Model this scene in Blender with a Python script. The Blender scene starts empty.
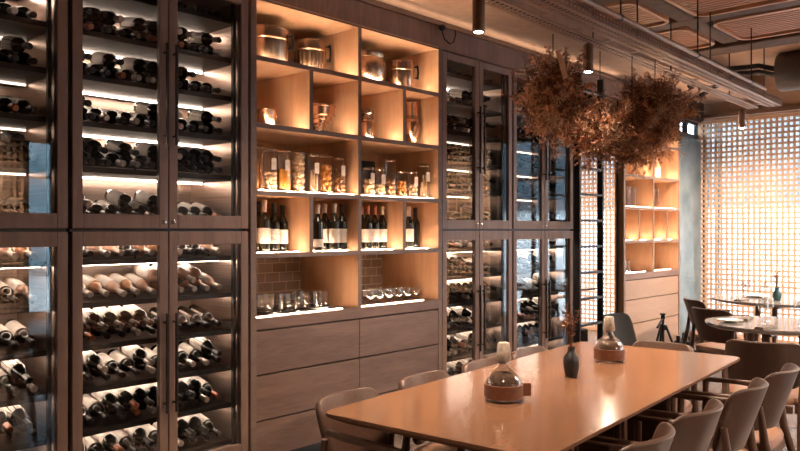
import bpy, bmesh, math, random
from mathutils import Vector, Matrix
random.seed(7)
C = bpy.context.scene.collection
PI = math.pi
D, EYE, F = 3.7, 1.46, 750.0                 # camera distance from the cabinet wall, eye height, focal length in pixels
AX = math.radians(42.7)
c_, s_ = math.cos(AX), math.sin(AX)
def P(fwd, right):                           # forward / right distances from the viewer -> world x, y
    return (fwd*c_ + right*s_, -D + fwd*s_ - right*c_)
def Xat(px, y):                              # world x where a pixel column meets the vertical plane y
    k = (px-400.0)/F; Y = D+y
    return Y*(k*s_ + c_)/(s_ - k*c_)

# ------------------------------------------------------------------ materials
def new_mat(name):
    m = bpy.data.materials.new(name); m.use_nodes = True
    nt = m.node_tree
    return m, nt, nt.nodes['Principled BSDF']
def setp(b, **k):
    for n, v in k.items():
        n = {'color': 'Base Color', 'rough': 'Roughness', 'metal': 'Metallic', 'spec': 'Specular IOR Level', 'coat': 'Coat Weight', 'coatr': 'Coat Roughness'}[n]
        if n == 'Base Color' and len(v) == 3: v = (*v, 1)
        b.inputs[n].default_value = v
def ramp(nt, stops):
    r = nt.nodes.new('ShaderNodeValToRGB')
    el = r.color_ramp.elements
    while len(el) < len(stops): el.new(.5)
    for e, (p, col) in zip(el, stops):
        e.position = p; e.color = (*col, 1)
    return r
def mapped(nt, scale, rot=(0, 0, 0)):
    tc = nt.nodes.new('ShaderNodeTexCoord'); mp = nt.nodes.new('ShaderNodeMapping')
    mp.inputs['Scale'].default_value = scale; mp.inputs['Rotation'].default_value = rot
    nt.links.new(tc.outputs['Object'], mp.inputs['Vector'])
    return mp
def noisy(name, a, b, scale=20, rough=.5, metal=0, bump=.0, stretch=(1, 1, 1), spec=.5, detail=6, coat=0, lo=.3, hi=.7):
    m, nt, bs = new_mat(name)
    mp = mapped(nt, tuple(scale*x for x in stretch))
    n = nt.nodes.new('ShaderNodeTexNoise'); n.inputs['Scale'].default_value = 1; n.inputs['Detail'].default_value = detail
    nt.links.new(mp.outputs[0], n.inputs['Vector'])
    r = ramp(nt, [(lo, a), (hi, b)]); nt.links.new(n.outputs['Fac'], r.inputs[0])
    nt.links.new(r.outputs[0], bs.inputs['Base Color'])
    setp(bs, rough=rough, metal=metal, spec=spec, coat=coat)
    if bump:
        bm_ = nt.nodes.new('ShaderNodeBump'); bm_.inputs['Strength'].default_value = bump; bm_.inputs['Distance'].default_value = .004
        nt.links.new(n.outputs['Fac'], bm_.inputs['Height']); nt.links.new(bm_.outputs[0], bs.inputs['Normal'])
    return m
def wood(name, dark, light, axis='x', rough=.45, fine=1.0, coat=0, spec=.5, soft=False):
    """straight grain with cathedral bands, running along one local axis"""
    m, nt, bs = new_mat(name)
    st = {'x': (.9, 9, 9), 'y': (9, .9, 9), 'z': (9, 9, .9)}[axis]
    mp = mapped(nt, tuple(v*fine for v in st))
    n1 = nt.nodes.new('ShaderNodeTexNoise'); n1.inputs['Scale'].default_value = .6; n1.inputs['Detail'].default_value = 3; n1.inputs['Distortion'].default_value = .6
    n2 = nt.nodes.new('ShaderNodeTexNoise'); n2.inputs['Scale'].default_value = 2.5 if soft else 9; n2.inputs['Detail'].default_value = 1 if soft else 4
    nt.links.new(mp.outputs[0], n1.inputs['Vector']); nt.links.new(mp.outputs[0], n2.inputs['Vector'])
    mu = nt.nodes.new('ShaderNodeMath'); mu.operation = 'MULTIPLY'; mu.inputs[1].default_value = 7
    si = nt.nodes.new('ShaderNodeMath'); si.operation = 'PINGPONG'; si.inputs[1].default_value = 1
    nt.links.new(n1.outputs['Fac'], mu.inputs[0]); nt.links.new(mu.outputs[0], si.inputs[0])
    mx = nt.nodes.new('ShaderNodeMath'); mx.operation = 'MULTIPLY_ADD'; mx.inputs[1].default_value = .35
    nt.links.new(si.outputs[0], mx.inputs[0])
    m2 = nt.nodes.new('ShaderNodeMath'); m2.operation = 'MULTIPLY'; m2.inputs[1].default_value = .75
    nt.links.new(n2.outputs['Fac'], m2.inputs[0]); nt.links.new(m2.outputs[0], mx.inputs[2])
    r = ramp(nt, [(.2, dark), (.85, light)]); nt.links.new(mx.outputs[0], r.inputs[0])
    nt.links.new(r.outputs[0], bs.inputs['Base Color'])
    setp(bs, rough=rough, coat=coat, spec=spec)
    return m
def plain(name, col, rough=.5, metal=0, spec=.5, var=.12, coat=0):
    a = tuple(x*(1-var) for x in col); b = tuple(min(1, x*(1+var)) for x in col)
    return noisy(name, a, b, 30, rough, metal, 0, spec=spec, detail=2, coat=coat)
def emit(name, col, strength):
    m, nt, bs = new_mat(name)
    setp(bs, color=(.8, .8, .8))
    bs.inputs['Emission Color'].default_value = (*col, 1); bs.inputs['Emission Strength'].default_value = strength
    return m
def glass(name, tint=(.95, .96, .95), ior=1.5, rough=0.0, boost=1.0):
    m = bpy.data.materials.new(name); m.use_nodes = True; nt = m.node_tree; nt.nodes.clear()
    out = nt.nodes.new('ShaderNodeOutputMaterial'); mix = nt.nodes.new('ShaderNodeMixShader')
    tr = nt.nodes.new('ShaderNodeBsdfTransparent'); gl = nt.nodes.new('ShaderNodeBsdfGlossy'); fr = nt.nodes.new('ShaderNodeFresnel')
    tr.inputs['Color'].default_value = (*tint, 1); gl.inputs['Roughness'].default_value = rough
    fr.inputs['IOR'].default_value = ior
    geo = nt.nodes.new('ShaderNodeNewGeometry')           # same reflectance from both sides of the thin wall
    inv = nt.nodes.new('ShaderNodeMix'); inv.data_type = 'FLOAT'
    inv.inputs[2].default_value = ior; inv.inputs[3].default_value = 1/ior
    nt.links.new(geo.outputs['Backfacing'], inv.inputs[0])
    fr.inputs['IOR'].default_value = ior
    lw = nt.nodes.new('ShaderNodeMath'); lw.operation = 'MULTIPLY'; lw.inputs[1].default_value = boost; lw.use_clamp = True
    fz = nt.nodes.new('ShaderNodeLayerWeight'); fz.inputs['Blend'].default_value = .5
    # Schlick from facing
    pw = nt.nodes.new('ShaderNodeMath'); pw.operation = 'POWER'; pw.inputs[1].default_value = 5
    nt.links.new(fz.outputs['Facing'], pw.inputs[0])
    ma = nt.nodes.new('ShaderNodeMath'); ma.operation = 'MULTIPLY_ADD'; ma.inputs[1].default_value = .9
    f0 = ((ior-1)/(ior+1))**2; ma.inputs[2].default_value = f0
    nt.links.new(pw.outputs[0], ma.inputs[0]); nt.links.new(ma.outputs[0], lw.inputs[0])
    nt.links.new(lw.outputs[0], mix.inputs['Fac'])
    nt.nodes.remove(inv); nt.nodes.remove(geo); nt.nodes.remove(fr)
    nt.links.new(tr.outputs[0], mix.inputs[1]); nt.links.new(gl.outputs[0], mix.inputs[2]); nt.links.new(mix.outputs[0], out.inputs['Surface'])
    return m
def tile_mat():
    m, nt, bs = new_mat('dark_brick_tile')
    tc = nt.nodes.new('ShaderNodeTexCoord'); sep = nt.nodes.new('ShaderNodeSeparateXYZ'); com = nt.nodes.new('ShaderNodeCombineXYZ')
    nt.links.new(tc.outputs['Object'], sep.inputs[0]); nt.links.new(sep.outputs['X'], com.inputs['X']); nt.links.new(sep.outputs['Z'], com.inputs['Y'])
    br = nt.nodes.new('ShaderNodeTexBrick'); nt.links.new(com.outputs[0], br.inputs['Vector'])
    br.inputs['Scale'].default_value = 1; br.inputs['Brick Width'].default_value = .125; br.inputs['Row Height'].default_value = .068
    br.inputs['Mortar Size'].default_value = .0028; br.inputs['Color1'].default_value = (.2, .15, .125, 1); br.inputs['Color2'].default_value = (.3, .23, .19, 1)
    br.inputs['Mortar'].default_value = (.6, .5, .42, 1)
    nt.links.new(br.outputs['Color'], bs.inputs['Base Color']); setp(bs, rough=.35)
    return m
M = {}
M['mirror'] = plain('mirror_silver', (.86, .86, .87), .015, 1, var=.005)
M['door'] = wood('stained_oak_door', (.16, .098, .076), (.25, .158, .126), 'z', .5, 1.6)
M['drawer'] = wood('stained_oak_drawer', (.10, .056, .043), (.20, .118, .092), 'x', .5, 1.0)
M['edge'] = wood('stained_oak_edge', (.14, .09, .072), (.19, .125, .1), 'x', .5, 1.6)
M['oak'] = wood('warm_oak_lining', (.44, .25, .145), (.57, .35, .215), 'z', .5, .8)
M['oak_pale'] = wood('pale_oak_front', (.28, .18, .125), (.37, .24, .17), 'x', .5, .8)
M['table'] = wood('oiled_oak_table', (.155, .074, .041), (.19, .094, .053), 'x', .16, 1.0, spec=.6, soft=True)
M['table_side'] = wood('oiled_oak_table_side', (.12, .056, .032), (.15, .072, .041), 'x', .6, 1.0, spec=.2, soft=True)
M['table_edge'] = wood('table_edge', (.07, .035, .02), (.11, .055, .032), 'x', .4)
M['chair_wood'] = wood('dark_chair_wood', (.055, .026, .017), (.1, .05, .032), 'z', .42, 2)
M['leather'] = noisy('brown_leather', (.058, .028, .019), (.092, .045, .031), 60, .42, bump=.15)
M['leather_tan'] = noisy('tan_seat_leather', (.27, .135, .085), (.35, .18, .115), 60, .45, bump=.12)
M['veneer'] = wood('chair_back_veneer', (.045, .021, .013), (.076, .036, .023), 'z', .45, 1.6)
M['black'] = plain('black_metal', (.012, .012, .013), .4, .3)
M['black_lacquer'] = plain('black_fabric', (.012, .013, .016), .8)
M['shelf'] = plain('dark_steel_shelf', (.02, .016, .015), .45, .4)
M['steel'] = noisy('brushed_steel', (.34, .25, .205), (.5, .38, .31), 6, .33, .75, stretch=(.3, .3, 30))
M['chrome'] = plain('chrome', (.75, .73, .7), .12, 1)
M['handle'] = plain('dark_bronze_handle', (.075, .06, .052), .3, .8)
M['copper'] = noisy('polished_copper', (.68, .45, .32), (.82, .58, .44), 9, .22, 1)
M['copper_dark'] = noisy('worn_copper', (.30, .21, .15), (.56, .42, .32), 10, .27, 1)
M['led'] = emit('warm_led_strip', (1, .72, .48), 70)
M['cove'] = emit('cove_led', (1, .72, .5), 4)
M['led_dim'] = emit('dimmed_cabinet_led_tube', (1, .76, .58), 3)
M['led_cool'] = emit('cabinet_led_tube', (1, .78, .62), 18)
M['lamp_led'] = emit('spot_lens', (1, .9, .8), 30)
M['pane'] = glass('door_glass', (.92, .92, .92), 1.52, boost=1.35)
M['glass'] = glass('clear_glass', (.98, .975, .96), 1.6, boost=2.2)
M['jar_glass'] = glass('jar_glass', (.975, .97, .955), 1.5, boost=1.0)
M['window_glass'] = glass('window_glass', (.95, .97, .98), 1.5)
def frosted():
    m = bpy.data.materials.new('frosted_glass'); m.use_nodes = True; nt = m.node_tree; nt.nodes.clear()
    out = nt.nodes.new('ShaderNodeOutputMaterial'); mix = nt.nodes.new('ShaderNodeMixShader'); tl = nt.nodes.new('ShaderNodeBsdfTranslucent'); df = nt.nodes.new('ShaderNodeBsdfDiffuse')
    tl.inputs[0].default_value = (.9, .93, .95, 1); df.inputs[0].default_value = (.6, .62, .64, 1); mix.inputs[0].default_value = .25
    nt.links.new(tl.outputs[0], mix.inputs[1]); nt.links.new(df.outputs[0], mix.inputs[2]); nt.links.new(mix.outputs[0], out.inputs[0])
    return m
M['frosted'] = frosted()
M['bottle'] = plain('black_green_bottle_glass', (.012, .012, .009), .1, 0, .6)
M['bottle_amber'] = plain('amber_bottle_glass', (.5, .23, .1), .12, 0, .6)
M['bottle_blush'] = plain('blush_bottle_glass', (.68, .4, .27), .12, 0, .6)
M['paper'] = noisy('cream_wine_label', (.66, .58, .52), (.82, .75, .68), 40, .6)
M['paper_grey'] = noisy('printed_wine_label', (.3, .3, .33), (.7, .6, .5), 35, .6, lo=.42, hi=.58)
M['foil_black'] = plain('black_foil', (.02, .018, .018), .3, .3)
M['foil_cream'] = plain('cream_foil', (.66, .56, .48), .3, .3)
M['foil_red'] = plain('copper_red_foil', (.42, .13, .06), .3, .4)
M['tile'] = tile_mat()
M['lattice'] = wood('lattice_oak', (.50, .31, .20), (.64, .43, .29), 'z', .55, 1)
M['plaster'] = noisy('beige_plaster', (.30, .195, .14), (.38, .25, .18), 14, .85, bump=.3)
M['ceil_dark'] = noisy('dark_brown_ceiling', (.055, .028, .019), (.09, .047, .032), 12, .8, bump=.2)
M['slat'] = wood('ceiling_slat_wood', (.38, .18, .095), (.5, .25, .14), 'y', .5, 1)
M['tray'] = plain('galvanised_tray', (.2, .115, .076), .5, .4)
M['wall_dark'] = noisy('dark_wall_paint', (.06, .038, .03), (.085, .055, .042), 8, .7)
M['column'] = noisy('grey_concrete', (.09, .145, .18), (.19, .26, .31), 3, .22, bump=.15)
M['floor'] = noisy('polished_concrete', (.10, .075, .062), (.17, .13, .11), 3, .22, bump=.02, detail=8)
M['ground'] = noisy('paved_ground', (.5, .5, .5), (.62, .62, .62), 2, .8)
M['lamp'] = plain('bronze_lamp_body', (.16, .09, .06), .4, .5)
M['white'] = plain('white_plastic', (.7, .66, .6), .4)
M['china'] = plain('white_china', (.75, .73, .7), .2)
M['napkin'] = noisy('grey_linen', (.16, .14, .13), (.24, .21, .19), 80, .9)
M['tray_black'] = plain('black_tray', (.015, .014, .014), .35)
M['cork'] = noisy('pale_stone_stopper', (.32, .26, .22), (.5, .42, .36), 70, .8, bump=.3)
M['strap'] = noisy('brown_leather_band', (.15, .055, .028), (.2, .08, .042), 50, .5)
M['spice'] = noisy('dark_brown_filling', (.05, .025, .016), (.13, .07, .045), 90, .8)
M['vase'] = plain('matt_black_ceramic', (.008, .007, .008), .45)
M['teal'] = plain('teal_glazed_ceramic', (.03, .085, .105), .3)
M['twig'] = noisy('dark_dried_twig', (.11, .047, .026), (.23, .105, .06), 6, .8)
M['rust'] = noisy('rust_dried_leaf', (.36, .14, .065), (.68, .32, .16), 7, .7)
M['tan'] = noisy('tan_dried_grass', (.45, .26, .16), (.72, .46, .3), 7, .8)
M['brown_leaf'] = noisy('brown_dried_leaf', (.16, .066, .038), (.38, .175, .10), 7, .75)
M['egg'] = noisy('cream_preserve', (.62, .4, .24), (.85, .62, .42), 30, .35)
M['orange'] = noisy('orange_preserve', (.55, .2, .04), (.75, .34, .09), 30, .3)
M['nut'] = noisy('brown_preserve', (.24, .1, .04), (.5, .25, .11), 40, .4)
M['amber_liquid'] = plain('amber_preserve', (.6, .27, .06), .2)
M['slate'] = plain('black_slate', (.015, .014, .014), .6)
M['top_dark'] = noisy('dark_stone_table', (.22, .21, .21), (.32, .31, .3), 9, .1, detail=5)
M['duct'] = plain('dark_grey_duct', (.06, .05, .05), .5, .3)
M['blue_tag'] = plain('dark_blue_panel', (.015, .03, .06), .4)
M['building'] = noisy('grey_facade', (.03, .045, .06), (.09, .12, .15), .6, .8)
M['blue_wall'] = noisy('blue_grey_facade', (.10, .17, .21), (.3, .4, .45), .9, .8)
M['white_wall'] = plain('white_render', (.8, .82, .84), .8)

# ------------------------------------------------------------------ mesh helpers
class MB:
    def __init__(s): s.v, s.f, s.m, s.cur = [], [], [], 0
    def mat(s, i): s.cur = i; return s
    def add(s, vs, fs, T=None):
        o = len(s.v)
        s.v += [tuple(T @ Vector(v)) if T is not None else tuple(v) for v in vs]
        s.f += [tuple(i+o for i in f) for f in fs]; s.m += [s.cur]*len(fs); return s
    def box(s, x0, x1, y0, y1, z0, z1, T=None):
        vs = [(x, y, z) for z in (z0, z1) for y in (y0, y1) for x in (x0, x1)]
        return s.add(vs, [(0, 2, 3, 1), (4, 5, 7, 6), (0, 1, 5, 4), (2, 6, 7, 3), (0, 4, 6, 2), (1, 3, 7, 5)], T)
    def lathe(s, prof, seg=20, at=(0, 0, 0), T=None, mod=None):
        vs, fs = [], []
        for r, z in prof:
            for k in range(seg):
                a = 2*PI*k/seg; rr = r*(mod(a, z) if mod else 1)
                vs.append((at[0]+rr*math.cos(a), at[1]+rr*math.sin(a), at[2]+z))
        for i in range(len(prof)-1):
            for k in range(seg):
                a, b = i*seg+k, i*seg+(k+1) % seg
                fs.append((a, b, b+seg, a+seg))
        if prof[0][0] > 1e-5: fs.append(tuple(reversed(range(seg))))
        if prof[-1][0] > 1e-5: fs.append(tuple((len(prof)-1)*seg+k for k in range(seg)))
        return s.add(vs, fs, T)
    def tube(s, pts, rad, seg=8, T=None, caps=True):
        pts = [Vector(p) for p in pts]; n = len(pts)
        if not hasattr(rad, '__len__'): rad = [rad]*n
        vs, fs = [], []; up = None
        for i, p in enumerate(pts):
            d = (pts[min(i+1, n-1)]-pts[max(i-1, 0)]).normalized()
            if up is None:
                up = Vector((0, 0, 1)) if abs(d.z) < .9 else Vector((1, 0, 0))
            x = d.cross(up).normalized(); y = x.cross(d).normalized(); up = y
            for k in range(seg):
                a = 2*PI*k/seg
                vs.append(p + x*rad[i]*math.cos(a) + y*rad[i]*math.sin(a))
        for i in range(n-1):
            for k in range(seg):
                a, b = i*seg+k, i*seg+(k+1) % seg
                fs.append((a, a+seg, b+seg, b))
        if caps: fs += [tuple(range(seg)), tuple(reversed([(n-1)*seg+k for k in range(seg)]))]
        return s.add(vs, fs, T)
    def prism(s, poly, z0, z1, T=None):
        n = len(poly)
        vs = [(x, y, z0) for x, y in poly]+[(x, y, z1) for x, y in poly]
        fs = [tuple(reversed(range(n))), tuple(range(n, 2*n))]+[(i, (i+1) % n, n+(i+1) % n, n+i) for i in range(n)]
        return s.add(vs, fs, T)
    def ball(s, at, r, seg=8, rings=5, sq=1.0):
        pr = [(max(r*math.sin(PI*i/rings), 1e-6), -r*sq*math.cos(PI*i/rings)) for i in range(rings+1)]
        return s.lathe(pr, seg, at)
    def build(s, name, mat, parent=None, smooth=False, bevel=0, loc=None, rot=None):
        me = bpy.data.meshes.new(name); me.from_pydata([tuple(v) for v in s.v], [], s.f)
        for m in (mat if isinstance(mat, (list, tuple)) else [mat]): me.materials.append(m)
        if max(s.m, default=0): me.polygons.foreach_set('material_index', s.m)
        me.update(); bm_ = bmesh.new(); bm_.from_mesh(me); bmesh.ops.recalc_face_normals(bm_, faces=bm_.faces); bm_.to_mesh(me); bm_.free()
        o = bpy.data.objects.new(name, me); C.objects.link(o)
        if parent is not None: o.parent = parent
        if loc: o.location = loc
        if rot: o.rotation_euler = rot
        if smooth:
            me.shade_smooth()
            es = o.modifiers.new('n', 'EDGE_SPLIT'); es.split_angle = math.radians(38)
        if bevel:
            bv = o.modifiers.new('b', 'BEVEL'); bv.width = bevel; bv.segments = 2; bv.limit_method = 'ANGLE'; bv.angle_limit = math.radians(50)
        return o
def tag(o, label, cat, group=None, kind=None):
    if label: o['label'] = label
    if cat: o['category'] = cat
    if group: o['group'] = group
    if kind: o['kind'] = kind
    n = len(label.split()) if label else 5
    if n < 4 or n > 16: print('LABEL', n, label)
    return o
def empty(name, loc=(0, 0, 0), rz=0, label=None, cat=None, group=None):
    o = bpy.data.objects.new(name, None); C.objects.link(o); o.location = loc; o.rotation_euler = (0, 0, rz)
    o.empty_display_size = .05
    return tag(o, label, cat, group) if label else o
kids = {}
def copy_tree(o, parent=None, label=None, group=None):
    c = o.copy(); C.objects.link(c)
    c.parent = parent
    if label: c['label'] = label
    if group: c['group'] = group
    for ch in list(o.children): copy_tree(ch, c)
    return c
def struct(o): o['kind'] = 'structure'; return o
def B(x0, x1, y0, y1, z0, z1): return MB().box(x0, x1, y0, y1, z0, z1)

# ------------------------------------------------------------------ room shell
XW, YO, ZC = 9.95, -8.5, 3.5
struct(B(-1.6, XW+.2, YO-.2, .8, -.12, 0).build('floor', M['floor']))
struct(B(-1.6, XW+.2, YO-.2, .8, ZC, ZC+.1).build('ceiling', M['ceil_dark']))
struct(B(-40, 60, -60, 40, -.3, -.2).build('ground', M['ground']))
w = MB()                                            # wall behind the cabinets, open behind the ladder screen and at the far end
w.box(-1.6, 9.12, .68, .8, 0, ZC)
w.box(9.05, 9.12, .05, .68, 0, ZC); w.box(9.12, XW, .05, .2, 2.86, ZC); w.box(9.12, XW, .05, .2, 0, .02)
w.box(6.505, 7.54, .07, .2, 0, 3.1)
struct(w.build('wall_back', M['wall_dark']))
struct(B(9.08, XW-.1, .045, .2, 0, 2.63).build('column', M['column'], bevel=.01))
w = MB()                                            # far end wall: header over floor-length windows
w.box(XW+.05, XW+.2, YO, .2, 2.9, ZC); w.box(XW+.05, XW+.2, YO, .2, 0, .06)
for y0, y1 in ((-2.08, -1.96), (-5.5, -3.34), (-6.9, -6.8), (YO, YO+.3), (.09, .2)): w.box(XW+.05, XW+.2, y0, y1, 0, 2.9)
struct(w.build('wall_right', M['plaster']))
struct(B(XW+.03, XW+.05, -5.5, -3.34, 0, 2.9).build('added_dark_panel', M['black_lacquer']))  # dark panel added behind the lattice so its bars stand out when mirrored
w = MB()                                            # opposite wall with its own windows
w.box(-1.6, XW, YO-.15, YO, 2.9, ZC); w.box(-1.6, XW, YO-.15, YO, 0, .06)
for a, b in ((-1.6, 4.66), (5.1, XW)): w.box(a, b, YO-.15, YO, 0, 2.9)
struct(w.build('wall_front', M['wall_dark']))
struct(B(-1.7, -1.6, YO-.15, .8, 0, ZC).build('wall_left', M['wall_dark']))
struct(B(-.9, 7.55, .012, .06, 2.862, 3.045).build('trim_1', M['door']))          # fascia over the cabinets
struct(B(-.9, 7.55, .0, .012, 3.036, 3.045).build('trim_2', M['tray']))           # its thin metal edge
struct(B(-.9, 9.1, .10, .66, 3.0, 3.12).build('trim_3', M['ceil_dark']))          # dark recess above
w = MB(); w.box(-1.5, XW+.05, -.52, .68, 3.12, ZC)
struct(w.build('trim_4', M['plaster']))                                            # lowered plaster strip along the wall
w = MB(); w.box(8.1, XW+.05, YO, .68, 3.4, ZC)
struct(w.build('trim_5', M['plaster']))
struct(B(XW-.02, XW+.05, YO, .1, 2.92, 2.97).build('trim_6', M['tray']))
c = struct(B(-.9, 7.5, .018, .05, 3.0455, 3.05).build('trim_7', M['cove']))
# beams of the dark ceiling grid
def beam(x0, x1, y0, y1, z0=3.33):
    struct(B(x0, x1, y0, y1, z0, ZC).build('ceiling_beam', M['ceil_dark'], bevel=.02))
for xb in (3.35, 4.45, 5.55, 6.65): beam(xb, xb+.2, YO, -.52)
beam(7.78, 8.1, YO, .0, 3.3)
for yb in (-1.12, -2.55, -4.0): beam(-1.5, 7.78, yb, yb+.17, 3.335)

def rrect(x0, x1, y0, y1, r, n=5):
    pts = []
    for cx, cy, a0 in ((x1-r, y1-r, 0), (x0+r, y1-r, 90), (x0+r, y0+r, 180), (x1-r, y0+r, 270)):
        for k in range(n+1):
            a = math.radians(a0+90*k/n); pts.append((cx+r*math.cos(a), cy+r*math.sin(a)))
    return pts
def ceiling_panel(x0, x1, y0, y1, label):
    t = empty('slatted_ceiling_panel', ((x0+x1)/2, (y0+y1)/2, 3.35), 0, label, 'ceiling panel', 'slatted panels between the ceiling beams')
    hx, hy, r = (x1-x0)/2-.02, (y1-y0)/2-.015, .13
    o_, i_ = rrect(-hx, hx, -hy, hy, r), rrect(-hx+.03, hx-.03, -hy+.03, hy-.03, r-.03)
    n = len(o_); rim = MB()
    vs = [(x, y, z) for z in (-.03, .12) for pl in (o_, i_) for x, y in pl]
    fs = []
    for i in range(n):
        j = (i+1) % n
        fs += [(i, j, n+j, n+i), (2*n+i, 3*n+i, 3*n+j, 2*n+j), (i, 2*n+i, 2*n+j, j), (n+i, n+j, 3*n+j, 3*n+i)]
    rim.add(vs, fs); rim.build('rim', M['slat'], t, bevel=0)
    B(-hx+.02, hx-.02, -hy+.02, hy-.02, .09, .12).build('backing', M['ceil_dark'], t)
    sl = MB(); x = -hx+.05
    while x < hx-.05:
        e = hy-.03
        dx = max(0, abs(x)-(hx-r)); e -= (r-math.sqrt(max(0, r*r-dx*dx)))
        sl.box(x-.016, x+.016, -e, e, -.012, .03); x += .064
    sl.build('slats', M['slat'], t)
    return t
pn = {0: ('left of', 'the table end'), }
ceiling_panel(4.65, 5.55, -.95, -.54, 'narrow slatted wood ceiling panel beside the plaster strip, above the wine cabinets')
ceiling_panel(5.75, 6.65, -.95, -.54, 'slatted wood ceiling panel above the cable tray, nearest the viewer')
ceiling_panel(6.85, 7.75, -.95, -.54, 'small slatted wood ceiling panel beyond the cable tray, before the dark cross beam')
ceiling_panel(4.65, 5.55, -2.36, -1.14, 'wide slatted wood ceiling panel over the long table, cut by the top of the picture')
ceiling_panel(5.75, 6.65, -2.36, -1.14, 'wide slatted wood ceiling panel at the top right, second from the cross beam')
ceiling_panel(6.85, 7.75, -2.36, -1.14, 'wide slatted wood ceiling panel with round corner, next to the dark cross beam')

# lattice screens -------------------------------------------------------------
def lattice(name, length, height, label, loc, rz, pitch=.0655, bar=.028, th=.022):
    t = empty(name, loc, rz, label, 'lattice screen')
    n = round((length-.06)/pitch); p = (length-.06)/n
    g = MB()
    for i in range(1, n): x = .03+i*p; g.box(x-bar/2, x+bar/2, -th/2, th/2, .03, height-.03)
    m_ = round((height-.06)/pitch); q = (height-.06)/m_
    for j in range(1, m_): z = .03+j*q; g.box(.03, length-.03, -th/2-.001, th/2+.001, z-bar/2, z+bar/2)
    g.build('grid', M['lattice'], t)
    f = MB(); f.box(0, .045, -.02, .02, 0, height); f.box(length-.045, length, -.02, .02, 0, height)
    f.box(.045, length-.045, -.02, .02, 0, .045); f.box(.045, length-.045, -.02, .02, height-.045, height)
    f.build('frame', M['lattice'], t)
    return t
lattice('lattice_screen', 2.05, 2.87, 'tall square lattice wood screen in front of the bright far window', (XW-.05, .10, .01), -PI/2)
lattice('lattice_screen', 1.9, 2.87, 'square lattice wood screen on the far wall seen mirrored in the glass cabinet doors', (XW-.05, -3.43, .01), -PI/2, .092, .038)
lattice('lattice_screen', 2.12, 2.87, 'square lattice wood screen across the room mirrored in the leftmost cabinet door', (2.46, YO+.06, .01), 0, .092, .038)
mt = empty('wall_mirror', (6.536, .05, .06), 0, 'tall wall mirror behind the black ladder, reflecting the lattice screen', 'mirror')
B(0, .975, -.004, .004, 0, 2.8).build('mirror_pane', M['mirror'], mt)
f = MB(); f.box(-.0, .012, -.012, .012, 0, 2.8); f.box(.963, .975, -.012, .012, 0, 2.8); f.box(.012, .963, -.012, .012, 0, .012); f.box(.012, .963, -.012, .012, 2.788, 2.8)
f.build('frame', M['black'], mt)

# windows: frame and glass ------------------------------------------------------
def window(n, p0, length, rz, mull, z1=2.9, trans=None, pane='window_glass'):
    t = empty('window_%d' % n, p0, rz); t['kind'] = 'structure'
    f = MB(); f.box(0, .05, -.03, .03, 0, z1); f.box(length-.05, length, -.03, .03, 0, z1); f.box(.05, length-.05, -.03, .03, 0, .06); f.box(.05, length-.05, -.03, .03, z1-.06, z1)
    for m_ in mull: f.box(m_-.025, m_+.025, -.03, .03, .06, z1-.06)
    for z in (trans or []): f.box(.05, length-.05, -.028, .028, z-.02, z+.02)
    f.build('window_frame', M['black'], t)
    B(.05, length-.05, -.004, .004, .06, z1-.06).build('window_pane', M[pane], t)
window(1, (XW+.12, .09, 0), 2.05, -PI/2, (.17,))
window(2, (XW+.12, -2.08, 0), 1.26, -PI/2, (.63,), 2.9, trans=(2.25,))
window(3, (XW+.12, -5.5, 0), 1.3, -PI/2, ())
window(4, (XW+.12, -6.9, 0), 1.3, -PI/2, ())
window(5, (4.66, YO-.08, 0), .44, 0, (), trans=(2.3,))
window(6, (9.12, .13, 2.64), .82, 0, (.41,), .25)

# black jambs either side of the ladder alcove
struct(B(6.5, 6.535, -.0, .08, 0, 2.86).build('trim_9', M['black']))
struct(B(7.515, 7.546, .052, .08, 0, 2.86).build('trim_8', M['black']))

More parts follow.
